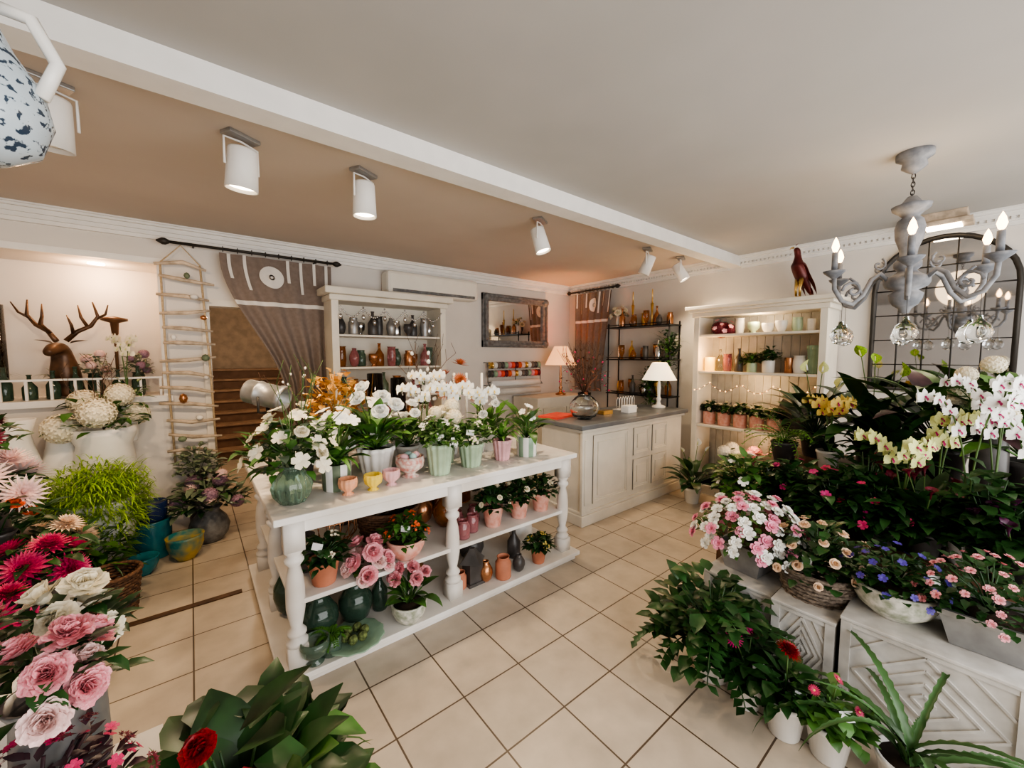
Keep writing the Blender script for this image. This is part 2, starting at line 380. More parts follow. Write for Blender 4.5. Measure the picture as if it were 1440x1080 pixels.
def cornice(n,a,b,axis,dent):
    m=M()
    for d,z0,z1 in((.03,-.13,-.10),(.05,-.10,-.085),(.06,-.065,-.03),(.09,-.03,-.012),(.11,-.012,0)):
        if axis=='y': m.box((a,4.7-d,H+z0),(b,4.7,H+z1))
        else: m.box((5-d,a,H+z0),(5,b,H+z1))
    if axis=='y': m.box((a,4.66,H-.085),(b,4.7,H-.065))
    else: m.box((4.962,a,H-.085),(5,b,H-.065))
    k=a
    while k<b and dent:
        m.box((5-.056,k,H-.085),(5,k+.022,H-.065));k+=.04
    S(n,m,trimw)
cornice('trim_2',-2.2,5,'y',0);cornice('trim_3',-1.8,2.0,'x',1);cornice('trim_4',2.14,4.7,'x',1)
S('trim_5',M().box((-2.2,4.67,2.39),(-.16,4.7,2.44)).box((-.2,4.672,1.25),(-.16,4.7,2.39)).box((-2.2,4.64,1.2),(-.14,4.7,1.25)),trimw)
S('trim_6',M().box((.09,4.67,0),(.15,4.7,2.12)).box((.15,4.67,2.06),(1.05,4.7,2.12)).box((1.05,4.67,0),(1.11,4.7,2.12)),cream)
S('baseboard_back',B((1.11,4.68,0),(5,4.7,.1)),trimw);S('baseboard_right',B((4.98,-1.8,0),(5,1.0,.1)),trimw)
S('trim_7',B((-.55,3.17,0),(.2,3.215,.006)),dwood)
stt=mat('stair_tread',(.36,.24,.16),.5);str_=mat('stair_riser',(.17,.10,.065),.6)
st=E('staircase','brown stairs climbing beyond the open doorway','stairs')
for i in range(8):
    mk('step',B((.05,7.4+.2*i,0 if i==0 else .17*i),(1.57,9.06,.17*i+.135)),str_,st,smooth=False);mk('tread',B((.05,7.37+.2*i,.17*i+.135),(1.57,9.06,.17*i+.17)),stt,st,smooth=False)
# ================================================================ CAMERA + LIGHT
cam=bpy.data.cameras.new('camera');co=bpy.data.objects.new('camera',cam);SC.collection.objects.link(co);SC.camera=co
cam.lens=562/1440*36;cam.sensor_width=36;cam.clip_start=.02;co.location=(0,0,1.6);co.rotation_euler=(math.radians(90-4.07),0,math.radians(-38.7))
def light(t,loc,p,col,sz=.1,rot=(0,0,0),sy=None,spot=None):
    l=bpy.data.lights.new('lamp_light',t);l.energy=p;l.color=col;o=bpy.data.objects.new('light_source',l);SC.collection.objects.link(o);o.location=loc;o.rotation_euler=rot
    if t=='AREA':
        l.size=sz
        if sy: l.shape='RECTANGLE';l.size_y=sy
    else: l.shadow_soft_size=sz
    if spot: l.spot_size=spot;l.spot_blend=.5
    return o
light('AREA',(1.8,-1.75,1.35),170,(1,.98,.95),5.4,(math.radians(90),0,0),1.9)
wd=bpy.data.worlds.new('world');SC.world=wd;wd.use_nodes=True;wd.node_tree.nodes['Background'].inputs[0].default_value=(.90,.94,1,1);wd.node_tree.nodes['Background'].inputs[1].default_value=.8
light('POINT',(-.6,4.95,2.3),11,(1,.60,.33),.05);light('POINT',(.8,6.4,2.2),40,(1,.78,.55),.1)
# ================================================================ ISLAND TABLE
X0,X1,Y0,Y1=.28,2.3,2.1,3.35
t=E('display_table','worn white wooden island table with turned legs and shelves','table')
mk('tabletop',B((X0-.02,Y0-.02,.805),(X1+.02,Y1+.02,.84)),worn,t,bev=.006,smooth=False)
mk('apron',M().box((X0+.055,Y0+.02,.74),(X1-.055,Y0+.045,.805)).box((X0+.055,Y1-.045,.74),(X1-.055,Y1-.02,.805)).box((X0+.03,Y0+.02,.74),(X0+.055,Y1-.02,.805)).box((X1-.055,Y0+.02,.74),(X1-.03,Y1-.02,.805)),worn,t,smooth=False)
mk('shelf',B((X0+.05,Y0+.02,.375),(X1-.05,Y1-.02,.40)),worn,t,smooth=False,bev=.004)
mk('base',M().box((X0-.02,Y0-.06,.04),(X1+.02,Y1+.06,.07)).box((X0,Y0-.03,0),(X1,Y1+.03,.04)),worn,t,smooth=False,bev=.004)
lp=[(.05,.17),(.05,.19),(.032,.21),(.045,.225),(.045,.235),(.026,.26),(.038,.32),(.044,.36),(.044,.46),(.038,.52),(.026,.57),(.045,.595),(.045,.61),(.03,.625),(.045,.645),(.045,.66)]
lg=M().lathe(lp,20).box((-.045,-.045,.07),(.045,.045,.17)).box((-.045,-.045,.655),(.045,.045,.805))
lg2=None
for x in(X0+.07,(X0+X1)/2-.05,X1-.07):
    for y in(Y0+.05,(Y0+Y1)/2,Y1-.05):
        if y==(Y0+Y1)/2 and x not in(X0+.07,X1-.07): continue
        o=mk('leg',lg if lg2 is None else lg2,worn,t,(x,y,0)); lg2=o.data
Z=.84
# front row
plant('flower_arrangement','white hellebore bouquet in ribbed green glass vase','flowers',(.38,2.3,Z),('ribv',.095,.2,gglass),[('bush',150,.09,.045,G1,.2,.26),('bush',60,.07,.05,G4,.16,.3),('twig',7,.5,.012,stemm)],[('five',20,.042,(FC,FYG),'dome',.2,.28),('rose',7,.038,FC,'dome',.16,.31)])
plant('potted_lily','green leafy lily in grey striped pot','potted plant',(.62,2.38,Z),('stripe',.08,.15,G4),[('strap',18,.3,.04,G6),('broad',12,.15,.07,G1)],[('five',6,.045,(FW,FYG),'stalk',.09,.3)])
for x,y,mt,lb in((.64,2.24,peach,'peach'),(.775,2.23,yel,'yellow'),(.89,2.25,palep,'pink')):
    vase('ribcup','egg_cup',lb+' ribbed ceramic egg cup on the white table','cup',(x,y,Z),.05,.09,mt,'pastel egg cups')
plant('potted_magnolia','white flowering plant in large ribbed white pot','potted plant',(.9,2.52,Z),('rib',.115,.18,wglz),[('broad',28,.2,.09,G6),('broad',16,.16,.08,G1)],[('rose',9,.052,FW,'stalk',.17,.36)],tg=1)
e=E('floral_bowl','footed red floral bowl holding pastel eggs','bowl',(1.05,2.34,Z));mk('bowl',potm('cup',.09,.13),pattr,e)
for k in range(4): tag(mk('decorative_egg',M().lathe([(max(.001,.024*sin(pi*i/8)),-.03*cos(pi*i/8)*(1.15 if i>4 else 1)) for i in range(9)],12),eggb if k%2 else palep,loc=(1.05+.038*cos(k*1.6),2.34+.038*sin(k*1.6),Z+.125),rot=(.6,k,0)),'pastel speckled egg resting in the floral bowl','egg','pastel eggs in the bowl')
def kal(name,lb,loc,pot,fm,n=10,R_=.11,H_=.12,leafm=G1,tg=0,group=None,ls=.06,kind='cluster',fs=.03):
    return plant(name,lb,'potted plant',loc,pot,[('bush',130,ls,ls*.6,leafm,R_,H_)],[(kind,n,fs,fm,'dome',R_*.9,H_*1.1)] if fm else [],group,tg=tg)
kal('potted_kalanchoe','white kalanchoe in ribbed mint green pot',(1.22,2.27,Z),('rib',.085,.2,mint),(FW,FW),12,.15,.17)
kal('potted_kalanchoe','yellow-white kalanchoe in mint green pot',(1.48,2.3,Z),('rib',.085,.16,mint),(FC,FC),10,.15,.17,tg=1)
plant('potted_spider_plant','variegated spider plant in pale pink ribbed pot','potted plant',(1.75,2.3,Z),('rib',.07,.15,palep),[('strap',36,.26,.026,G6)])
plant('potted_lily','broad leaved plant in green striped pot','potted plant',(1.97,2.28,Z),('stripe',.08,.15,mintd),[('broad',22,.18,.07,G1)],[('five',3,.035,FW,'stalk',.05,.2)])
# back rows
for x,y,h in((1.12,3.12,.62),(1.3,3.1,.58)): vase('glass','glass_cylinder_vase','tall clear glass cylinder vase on the white table','vase',(x,y,Z),.06,h,glass,'tall glass cylinders')
for x,y in((1.95,3.1),(2.05,3.0),(1.85,3.15)):
    e=E('pillar_candle','slim white candle in glass holder on the table','candle',(x,y,Z),0,'slim candles');mk('holder',potm('cup',.04,.12),glass,e);mk('candle',M().lathe([(.001,.1),(.012,.1),(.012,.6),(.001,.605)],10),white,e)
vase('tall','ceramic_vase','tall white ceramic vase among orchids','vase',(1.2,2.85,Z),.07,.33,wglz)
for x,y,h in((1.32,2.75,.40),(1.55,2.7,.40),(1.75,2.62,.36),(1.5,3.0,.48)):
    plant('potted_orchid','white moth orchid with glossy leaves in white pot','orchid',(x,y,Z),('cone',.075,.14,wglz),[('strap',8,.2,.06,G1)],[('orchid',(2,6),.044,(FW,FY),'spike',.14,h)],'white orchids on the table')
plant('potted_hydrangea','white mophead hydrangea in mint pot','potted plant',(1.4,2.5,Z),('cone',.07,.15,mint),[('bush',80,.1,.07,G6,.14,.15)],[('hyd',4,.06,(FC,FW),'stalk',.12,.25)])
plant('potted_anemone','white anemones with green foliage in grey pot','potted plant',(.72,2.75,Z),('cone',.08,.15,mintd),[('bush',120,.09,.05,G6,.17,.22)],[('five',14,.045,(FW,FY),'dome',.17,.27)])
plant('potted_anemone','white and yellow blooms in pale pot','potted plant',(.95,2.85,Z),('cone',.08,.16,wglz),[('bush',100,.09,.05,G1,.17,.22)],[('five',12,.045,(FW,FY),'dome',.17,.32)])
plant('potted_anemone','creamy narcissus clumps in low pot','potted plant',(.5,2.7,Z),('cone',.08,.13,smoke),[('bush',100,.09,.05,G1,.16,.2)],[('five',12,.038,(FW,FYG),'dome',.16,.26)])
plant('potted_lily','lush green leaves behind mint pots','potted plant',(1.85,2.6,Z),('cone',.08,.14,wglz),[('broad',24,.18,.07,G6)],[('rose',5,.035,FW,'stalk',.12,.26)])
plant('potted_lily','green foliage filling behind striped pot','potted plant',(1.15,2.6,Z),('cone',.08,.14,wglz),[('broad',22,.17,.07,G1)],[('rose',4,.04,FW,'stalk',.12,.26)])
plant('dried_arrangement','copper and gold dried eucalyptus spray in vase','flowers',(.82,3.12,Z),('tall',.06,.34,copper),[('bush',190,.07,.055,gleaf,.21,.34)])
plant('dried_arrangement','rust orange chrysanthemum spray in vase','flowers',(1.9,3.22,Z),('tall',.06,.38,wglz),[('bush',30,.08,.04,G2,.12,.2)],[('mum',6,.085,(FRU,)*2,'dome',.15,.3)])
plant('pussy_willow','twiggy catkin branches in slim glass vase','flowers',(.6,3.2,Z),('tall',.05,.25,glass),[('twig',6,.42,.01,twig)],[('bud',24,.014,(FW,FW),'dome',.2,.4)])
plant('magnolia_branch','bare branch with white magnolia buds in tall vase','flowers',(1.6,3.25,Z),('tall',.05,.35,glass),[('twig',6,.55,.01,twig)],[('bud',9,.03,(FW,FW),'dome',.18,.5)])
e=E('metal_spotlight','old galvanised stage spotlight on a thin stand','lamp',(.38,3.05,Z))
mk('stand',M().tube([(0,0,0),(0,0,.42)],.012,8).lathe([(.001,0),(.09,0),(.09,.015),(.001,.02)],20),iron,e)
mk('lamp_housing',M().lathe([(.001,-.14),(.06,-.14),(.075,-.13),(.078,-.12),(.078,-.06),(.083,-.058),(.083,-.045),(.078,-.043),(.078,.08),(.086,.082),(.086,.12),(.076,.12),(.07,.04),(.001,.03)],32),steel,e,(0,0,.5),(0,1.8,-.67))
mk('bracket',M().tube([(-.1,0,.5),(-.1,0,.4),(0,0,.38),(.1,0,.4),(.1,0,.5)],.008,6),iron,e,rot=(0,0,.9))
# mid shelf
Z=.40
kal('potted_kalanchoe','green kalanchoe in terracotta pot with tag',(.5,2.22,Z),('cone',.08,.13,terra),(FC,FC),4,.12,.13,G2,tg=1)
kal('potted_kalanchoe','orange kalanchoe in round pink patterned pot',(.95,2.2,Z),('bowl',.11,.12,pinkpot),(FO,FO),7,.13,.13,G1,tg=1)
plant('rose_bouquet','pale and deep pink roses lying on shelf','flowers',(.73,2.2,Z),None,[('bush',20,.06,.04,G1,.1,.08)],[('rose',9,.05,FP,'dome',.11,.17),('rose',8,.045,FPL,'dome',.12,.1)])
e=E('wire_basket','round copper wire basket cage','basket',(.62,2.62,Z));q=M()
for k in range(18):
    a=k*pi/9;q.tube([(.1*cos(a),.1*sin(a),0),(.17*cos(a),.17*sin(a),.1),(.17*cos(a),.17*sin(a),.2),(.12*cos(a),.12*sin(a),.28)],.003,4)
for r,z in((.1,0),(.17,.1),(.17,.2),(.12,.28)): q.tube([(r*cos(k*pi/12),r*sin(k*pi/12),z) for k in range(25)],.004,4)
mk('cage',q,copper,e)
def basket(lb,loc,r,h,mt):
    q=M();N=int(h/.018)
    for j in range(N+1):
        z=h*j/N;rr=r*(.78+.22*(z/h));q.tube([((rr+.004*(-1)**(k+j))*cos(k*2*pi/36),(rr+.004*(-1)**(k+j))*sin(k*2*pi/36),z) for k in range(37)],h/N*.5,5)
    q.tube([(r*1.03*cos(k*2*pi/24),r*1.03*sin(k*2*pi/24),h) for k in range(25)],.012,6);q.lathe([(.001,.01),(r*.78,.01)],24)
    return tag(mk('wicker_basket',q,mt,loc=loc),lb,'basket')
basket('brown twig basket on the middle shelf',(.98,2.56,Z),.2,.2,wickb)
for x,y in((1.35,2.2),(1.45,2.25),(1.4,2.36),(1.55,2.38)): vase('jar','glass_jar','small pink tinted glass storage jar on shelf','jar',(x,y,Z),.045,.12,pglass,'pink glass jars')
for x,y in((1.62,2.24),(1.86,2.24),(2.08,2.24),(1.75,2.45),(2.0,2.48)):
    kal('potted_kalanchoe','cream flowered kalanchoe in patterned pink pot',(x,y,Z),('cone',.075,.14,pinkpot),(FC,FC),6,.12,.14,G2,group='pink pots on the middle shelf',kind='rose',fs=.022)
for x,y,k,m_,h in((1.25,2.6,'globe',copper,.2),(1.45,2.7,'bottle',copper,.27),(.45,2.42,'vase',smoke,.2),(1.7,2.8,'jar',amber,.25),(.45,2.9,'globe',silver,.2),(1.2,2.95,'bottle',amber,.3),(1.35,2.45,'globe',amber,.22),(1.15,2.75,'tall',smoke,.28),(.8,2.95,'tall',smoke,.3),(1.6,3.1,'globe',smoke,.28),(2.0,2.9,'globe',smoke,.28)): vase(k,'decorative_vase','metallic toned vase standing on the middle shelf','vase',(x,y,Z),.08,h,m_)
# bottom shelf
Z=.07
for x,y,k,r,h,m_,lb in((.48,2.28,'globe',.1,.25,dglass,'dark green globe glass vase'),(.68,2.3,'globe',.095,.24,dglass,'dark green globe glass vase'),(.83,2.32,'bottle',.045,.24,dglass,'slim dark green glass bottle'),(.42,2.1,'cup',.07,.12,gglass,'green footed glass bowl'),(.4,2.62,'globe',.09,.28,dglass,'green glass bottle vase'),(1.5,2.16,'globe',.05,.14,copper,'small copper glazed vase'),(1.62,2.12,'jar',.055,.15,terra,'brown stoneware bottle'),(1.76,2.12,'globe',.045,.12,smoke,'small dark brown vase'),(1.86,2.3,'bottle',.05,.24,smoke,'dark smoky ceramic bottle'),(1.15,2.5,'globe',.06,.13,copper,'small copper vase'),(1.32,2.2,'jar',.045,.11,terra,'small brown jar'),(1.6,2.5,'globe',.1,.2,smoke,'dark glazed round vase'),(2.05,2.45,'globe',.1,.25,wglz,'white round vase'),(1.3,2.9,'tall',.1,.3,wglz,'white tall vase'),(1.0,2.8,'globe',.11,.26,smoke,'dark round vase'),(.7,2.75,'globe',.11,.28,smoke,'dark globe vase'),(1.7,2.9,'globe',.12,.28,copper,'large copper vase')):
    vase(k,'decorative_vase',lb+' on the bottom shelf','vase',(x,y,Z),r,h,m_)
tag(mk('decorative_plate',M().lathe([(.001,0),(.09,0),(.15,.03),(.145,.035),(.08,.01),(.001,.01)],48,rip=(12,.03)),mintd,loc=(.62,2.12,Z)),'mint green ruffled plate with moss balls','plate')
for k in range(6): tag(mk('moss_ball',M().ball((0,0,0),.026,10),mat('moss',(.12,.15,.05),.9,var=.5,sc=60,bump=1),loc=(.62+.05*cos(k*1.05),2.12+.05*sin(k*1.05),Z+.045)),'small green moss ball on ruffled plate','decoration','moss balls')
plant('potted_carnation','pink carnations in patterned green pot','potted plant',(.92,2.1,Z),('bowl',.1,.12,patt),[('broad',20,.13,.055,G1)],[('carn',7,.04,FP,'stalk',.11,.19)])
kal('potted_kalanchoe','small yellow kalanchoe in terracotta pot',(1.95,2.12,Z),('cone',.06,.11,terra),(FY,FY),4,.09,.1,G2)
q=M().box((-.06,-.06,0),(.06,.06,.02)).box((-.05,-.05,.02),(.05,.05,.15));q.lathe([(.1,.15),(.05,.2),(.02,.24),(.001,.24)],4)
tag(mk('garden_lantern',q,smoke,loc=(1.42,2.2,Z),smooth=False),'small dark grey candle lantern','lantern')
plant('potted_fern','small green fern in glass dish','potted plant',(.5,2.12,Z),('glass',.05,.09,gglass),[('fern',10,.12,.03,G6)])
# ================================================================ COUNTER
c=E('shop_counter','cream panelled shop counter with grey worktop','counter')
mk('body',M().box((2.8,2.45,0),(4.58,3.0,.92)),cream,c,smooth=False)
mk('plinth',M().box((2.76,2.41,0),(4.6,3.04,.1)).box((2.775,2.425,.1),(4.6,3.02,.125)),cream,c,smooth=False,bev=.006)
mk('worktop',B((2.72,2.38,.92),(4.6,3.1,.965)),greytop,c,smooth=False,bev=.008)
mk('moulding',M().box((2.77,2.42,.885),(4.6,3.03,.92)),cream,c,smooth=False,bev=.006)
def panel(par,x0,x1,z0,z1,y,mt):
    q=M()
    for d,w_ in((.012,.018),(.006,.035)): q.box((x0+.001,y-d,z0),(x1-.001,y,z0+w_)).box((x0+.001,y-d,z1-w_),(x1-.001,y,z1)).box((x0,y-d-.0012,z0-.001),(x0+w_,y,z1+.001)).box((x1-w_,y-d-.0012,z0-.001),(x1,y,z1+.001))
    q.box((x0+.07,y-.01,z0+.07),(x1-.07,y,z1-.07)); mk('panel',q,mt,par,smooth=False)
for a,b_,z0,z1 in((2.95,3.5,.18,.84),(3.6,3.9,.55,.84),(3.95,4.25,.55,.84),(3.6,3.9,.18,.5),(3.95,4.25,.18,.5)): panel(c,a,b_,z0,z1,2.45,cream)
mk('pilaster',M().box((2.77,2.42,.125),(2.9,2.45,.885)).box((2.8,2.41,.2),(2.87,2.42,.82)),cream,c,smooth=False,bev=.003)
Z=.965
plant('branch_arrangement','branchy buds and red leaves in round glass vase','flowers',(3.05,2.65,Z),('globe',.15,.27,glass),[('twig',30,.45,.02,twig),('bush',60,.06,.03,mat('leaf_copper',(.20,.07,.04),.6),.25,.38)],[('bud',20,.014,(FH,FH),'dome',.24,.4)])
tag(mk('notebook',B((-.17,-.12,0),(.17,.12,.02)),redp,loc=(2.95,2.93,Z),rot=(0,0,.2),smooth=False),'red paper wrapping sheets on the counter','paper')
for k,(x,y) in enumerate(((3.5,2.75),(3.8,2.65))): tag(mk('desk_item',B((-.08,-.05,0),(.08,.05,.04+.04*k)),paper if k else gold,loc=(x,y,Z),smooth=False,bev=.005),'small box on the grey worktop','box')
e=E('card_rack','white wire card holder on the counter','rack',(4.0,2.85,Z));q=M()
for k in range(7): q.tube([(-.15+.05*k,0,0),(-.15+.05*k,0,.12),(-.13+.05*k,0,.15),(-.11+.05*k,0,.12),(-.11+.05*k,0,0)],.004,4)
q.box((-.17,-.05,0),(.2,.05,.01));mk('frame',q,white,e)
def tlamp(loc,sh,lb,r=.2,h=.55,p=6,col=(1,.7,.4),basem=white):
    e=E('table_lamp',lb,'lamp',loc)
    mk('base',M().lathe([(.001,0),(.075,0),(.08,.02),(.03,.04),(.018,.08),(.03,.11),(.016,.14),(.022,.25),(.012,h*.6),(.012,h*.75)],20),basem,e)
    mk('lamp_shade',M().lathe([(r,h*.62),(r*.98,h*.63),(r*.42,h),(r*.40,h)],32),sh,e)
    light('POINT',(loc[0],loc[1],loc[2]+h*.78),p,col,.04)
tlamp((4.42,2.66,Z),shadew,'white table lamp with cone shade, lit',p=9)
sc_=E('side_cabinet','low white side cabinet in the corner','cabinet',(4.3,4.3,0));mk('body',B((-.55,-.2,0),(.55,.35,1.0)),cream,sc_,smooth=False,bev=.01);panel(sc_,-.45,-.02,.12,.85,-.2,cream);panel(sc_,.02,.45,.12,.85,-.2,cream)
tlamp((4.4,4.3,1.0),shadep,'tall lamp with glowing peach shade',.24,.74,36,(1,.5,.2),copper)
# ================================================================ RIGHT CABINET
c=E('display_cabinet','tall cream open bookcase cabinet against the wall','cabinet')
xa,xb,ya,yb=4.6,4.98,1.08,2.34
mk('body',M().box((xb-.02,ya,0),(xb,yb,2.08)).box((xa,ya,0),(xb-.02,ya+.06,2.08)).box((xa,yb-.06,0),(xb-.02,yb,2.08)),cream,c,smooth=False,bev=.004)
mk('cornice',M().box((xa-.02,ya-.02,2.04),(xb,yb+.02,2.09)).box((xa-.05,ya-.05,2.09),(xb,yb+.05,2.12)).box((xa-.08,ya-.08,2.12),(xb,yb+.08,2.16)),cream,c,smooth=False,bev=.008)
mk('plinth',B((xa-.02,ya-.01,0),(xb,yb+.01,.1)),cream,c,smooth=False)
for z in(.1,.80,1.42,1.84): mk('shelf',B((xa+.01,ya+.06,z-.025),(xb-.02,yb-.06,z)),cream,c,smooth=False,bev=.003)
q=M()
for k in range(14): q.box((xb-.03,ya+.06+k*.082,.1),(xb-.02,ya+.06+k*.082+.074,2.04))
mk('back_panel',q,mat('panel_grey',(.42,.41,.39),.6),c,smooth=False)
for y,k,r,h,m_ in((1.9,'tall',.05,.17,wglz),(1.76,'cup',.06,.12,mint),(1.62,'bowl',.06,.1,wglz),(1.5,'bowl',.055,.12,wglz),(1.36,'tall',.05,.14,mint),(1.24,'cyl',.04,.12,wglz)): vase(k,'ceramic_pot','pale ceramic pot on the cabinet top shelf','pot',(4.75,y,1.84),r,h,m_,'pale pots on the top shelf')
plant('dried_hydrangea','burgundy pink hydrangea on upper cabinet shelf','flowers',(4.72,2.06,1.86),None,(),[('hyd',4,.075,(FB,FB),'dome',.07,.08),('five',14,.025,(FP,FP),'dome',.14,.14)])
for y,k,r,h,m_ in((2.1,'bottle',.05,.25,glass),(2.02,'tall',.05,.2,pglass),(1.9,'bottle',.045,.26,smoke),(1.42,'cyl',.04,.16,copper),(1.33,'tall',.06,.18,wglz),(1.2,'rib',.07,.28,mintd)): vase(k,'decorative_vase','vase standing on the middle cabinet shelf','vase',(4.76,y,1.42),r,h,m_,'vases on the middle shelf')
vase('cyl','candle_lantern','glowing amber candle lantern on cabinet shelf','lantern',(4.72,2.2,1.42),.055,.16,lant)
kal('potted_plant','small leafy plant in white cabinet pot',(4.74,1.6,1.42),('cyl',.06,.13,wglz),None,0,.1,.14,G2)
kal('potted_plant','small green plant in pale pot on shelf',(4.74,1.76,1.42),('cyl',.05,.1,mint),None,0,.09,.12,G1)
for k in range(5): kal('potted_kalanchoe','cream flowering plant in patterned pink pot',(4.75,2.2-.17*k,.80),('cyl',.068,.15,pinkpot),(FC,FC),6,.085,.11,G2,group='pink pots on the cabinet shelf',kind='rose',fs=.022)
tag(mk('round_hat_box',M().lathe([(.001,-.05),(.2,-.05),(.21,-.03),(.21,.03),(.2,.05),(.001,.05)],32),mat('black_leather',(.012,.012,.014),.5),loc=(4.72,1.32,1.01),rot=(pi/2,0,.9)),'round black leather bag standing on the shelf','bag')
e=E('fairy_light_string','warm fairy lights draped below a cabinet shelf','fairy lights',(4.6,1.1,1.4));pts=[(0,.05+.058*i,-.1-.1*abs(sin(i*.55))) for i in range(21)];mk('wire',M().tube(pts,.002,4),copper,e)
for p in pts[::1]: mk('light_bulb',M().ball(p,.006,6),fairy,e)
light('POINT',(4.6,2.14,1.62),6,(1,.55,.2),.03);light('POINT',(4.7,1.7,1.3),5,(1,.62,.28),.05);light('POINT',(4.68,1.7,1.98),4.5,(1,.7,.4),.05);light('POINT',(4.68,1.7,.7),3,(1,.62,.3),.05)
for y,m_ in((1.95,FW),(1.7,FP),(1.45,FP)): plant('flower_arrangement','pink hydrangea in tinted glass vase inside cabinet','flowers',(4.74,y,.1),('tall',.085,.36,pglass if m_ is FP else wglz),[('bush',14,.08,.05,G2,.09,.08)],[('hyd',3,.085,(m_,m_),'dome',.07,.1)])
# statue bird
def skin(name,verts,edges,rad,mt,par=None,loc=(0,0,0),rot=(0,0,0),sub=2):
    me=bpy.data.meshes.new(name);me.from_pydata(verts,edges,[]);me.materials.append(mt);o=bpy.data.objects.new(name,me);SC.collection.objects.link(o);o.location=loc;o.rotation_euler=rot
    if par:o.parent=par
    o.modifiers.new('s','SKIN');
    for i,r in enumerate(rad): me.skin_vertices[0].data[i].radius=(r,r) if not isinstance(r,tuple) else r
    me.skin_vertices[0].data[0].use_root=True
    q=o.modifiers.new('u','SUBSURF');q.levels=sub;q.render_levels=sub;o.modifiers['s'].use_smooth_shade=True;return o
e=E('bird_statue','dark maroon carved bird statue atop the cabinet','statue',(4.72,1.36,2.16),-2.15)
skin('body',[(0,.0,.27),(0,-.02,.34),(0,-.02,.41),(0,-.03,.47),(0,-.055,.495),(0,.05,.2),(0,.1,.12),(0,.13,.05)],[(0,1),(1,2),(2,3),(3,4),(0,5),(5,6),(6,7)],[.07,.05,.028,.03,.02,.055,.03,.015],maroon,e)
q=M()
for s in(-.025,.025): q.tube([(s,.01,.2),(s,-.005,.1),(s,0,.02)],[.024,.012,.009],6);q.tube([(s,-.05,.015),(s,0,.02),(s,.03,.015)],.008,5)
mk('leg',q,gold,e);mk('base',M().lathe([(.001,0),(.085,0),(.08,.015),(.001,.015)],20),dwood,e)
q=M()
for s in(-1,1):
    for k in range(5): q.leaf((s*(.055+.003*k),-.02+.012*k,.34-.025*k),pi/2,-1.0,.17+.015*k,.045,.15,4,.2)
for k in range(4): q.leaf(((k-1.5)*.012,.09,.13),pi/2,-.9,.12,.03,.4,3,.2)
mk('wing',q,maroon,e);mk('beak',M().tube([(0,-.07,.495),(0,-.095,.49),(0,-.11,.475)],[.011,.007,.002],6),gold,e);mk('comb',M().leaf((0,-.05,.51),pi/2,.9,.05,.02,.5,3,.2),FR,e)
# ================================================================ BLACK WALL RACK
c=E('wall_rack','black metal wall rack with glass shelves','shelf')
q=M()
for y in(2.72,3.66):
    for x in(4.72,4.97): q.tube([(x,y,0),(x,y,2.05)],.01,6)
mk('frame',q,black,c)
for z in(.97+.1,1.55,2.0): mk('shelf',M().box((4.7,2.7,z-.015),(4.98,3.68,z)).box((4.7,2.7,z+.02),(4.705,3.68,z+.03)),black,c,smooth=False)
i=0
for z in(1.07,1.55,2.0):
    for k in range(9):
        kk=('bottle','tall','globe','cup','jar')[(i*3)%5];h=(.26,.16,.2,.13,.18)[(i*7)%5];mt=(amber,copper,gold,smoke,amber,copper,silver)[(i*2)%7];i+=1
        vase(kk,'decorative_bottle','amber and metallic bottle or vase on black rack','bottle',(4.82+.05*(-1)**k,2.8+.095*k,z),.042,h,mt,'bottles on the black rack')
plant('rose_bouquet','cream roses in vase on top of black rack','flowers',(4.82,3.55,2.0),('tall',.05,.16,wglz),[('bush',14,.07,.04,G1,.1,.1)],[('rose',7,.05,FC,'dome',.11,.13)])
for y,z in((2.75,1.55),(3.0,1.07)): plant('trailing_ivy','green trailing plant in rack pot','potted plant',(4.76,y,z),('cyl',.05,.1,smoke),[('bush',120,.06,.04,G2,.13,.3),('bush',100,.06,.04,G1,.11,-.4),('strap',16,.4,.02,G1)])
for y in(3.05,3.35): 
    e=E('candlestick','tall gold candlestick on top of rack','candlestick',(4.85,y,2.0),0,'candlesticks');mk('stick',M().lathe([(.001,0),(.04,0),(.02,.03),(.01,.1),(.018,.12),(.01,.16),(.022,.3),(.001,.3)],12),gold,e);mk('candle',M().lathe([(.001,.3),(.01,.3),(.008,.48),(.001,.49)],8),gold,e)
# ================================================================ MIRRORS
c=E('wall_mirror','rectangular mirror in ornate grey carved frame','mirror',(3.83,4.7,2.1));q=M()
for d,a,b_ in((.05,.0,.1),(.08,.02,.05)): q.box((-.62+a,-d,-.38+a),(.62-a,0,-.38+b_)).box((-.62+a,-d,.38-b_),(.62-a,0,.38-a)).box((-.62+a,-d-.002,-.38+a),(-.62+b_,0,.38-a)).box((.62-b_,-d-.002,-.38+a),(.62-a,0,.38-a))
for sx in(-1,1):
    for sz in(-1,1): q.ball((sx*.56,-.06,sz*.32),.06,10)
mk('frame',q,greyfr,c,smooth=False,bev=.006);mk('mirror_glass',B((-.54,-.02,-.3),(.54,-.012,.3)),mirr,c,smooth=False)
c=E('arched_mirror','arched window mirror with dark metal glazing bars','mirror',(4.99,.41,1.3))
hw=.42;zs=.88;N=16
out=[(-hw,0),(-hw,zs)]+[(-hw*cos(pi*k/N),zs+hw*sin(pi*k/N)) for k in range(1,N)]+[(hw,zs),(hw,0)]
me=M();me.add([(-.005,y,z) for y,z in out],[tuple(range(len(out)))]);mk('mirror_glass',me,mirr2,c,smooth=False)
q=M();q.tube([(-.02,y,z) for y,z in out]+[(-.02,-hw,0)],.019,6);mk('frame',q,iron,c)
q=M()
for y in(-.25,-.085,.085,.25): q.tube([(-.015,y,0),(-.015,y,zs+math.sqrt(hw*hw-y*y))],.006,4)
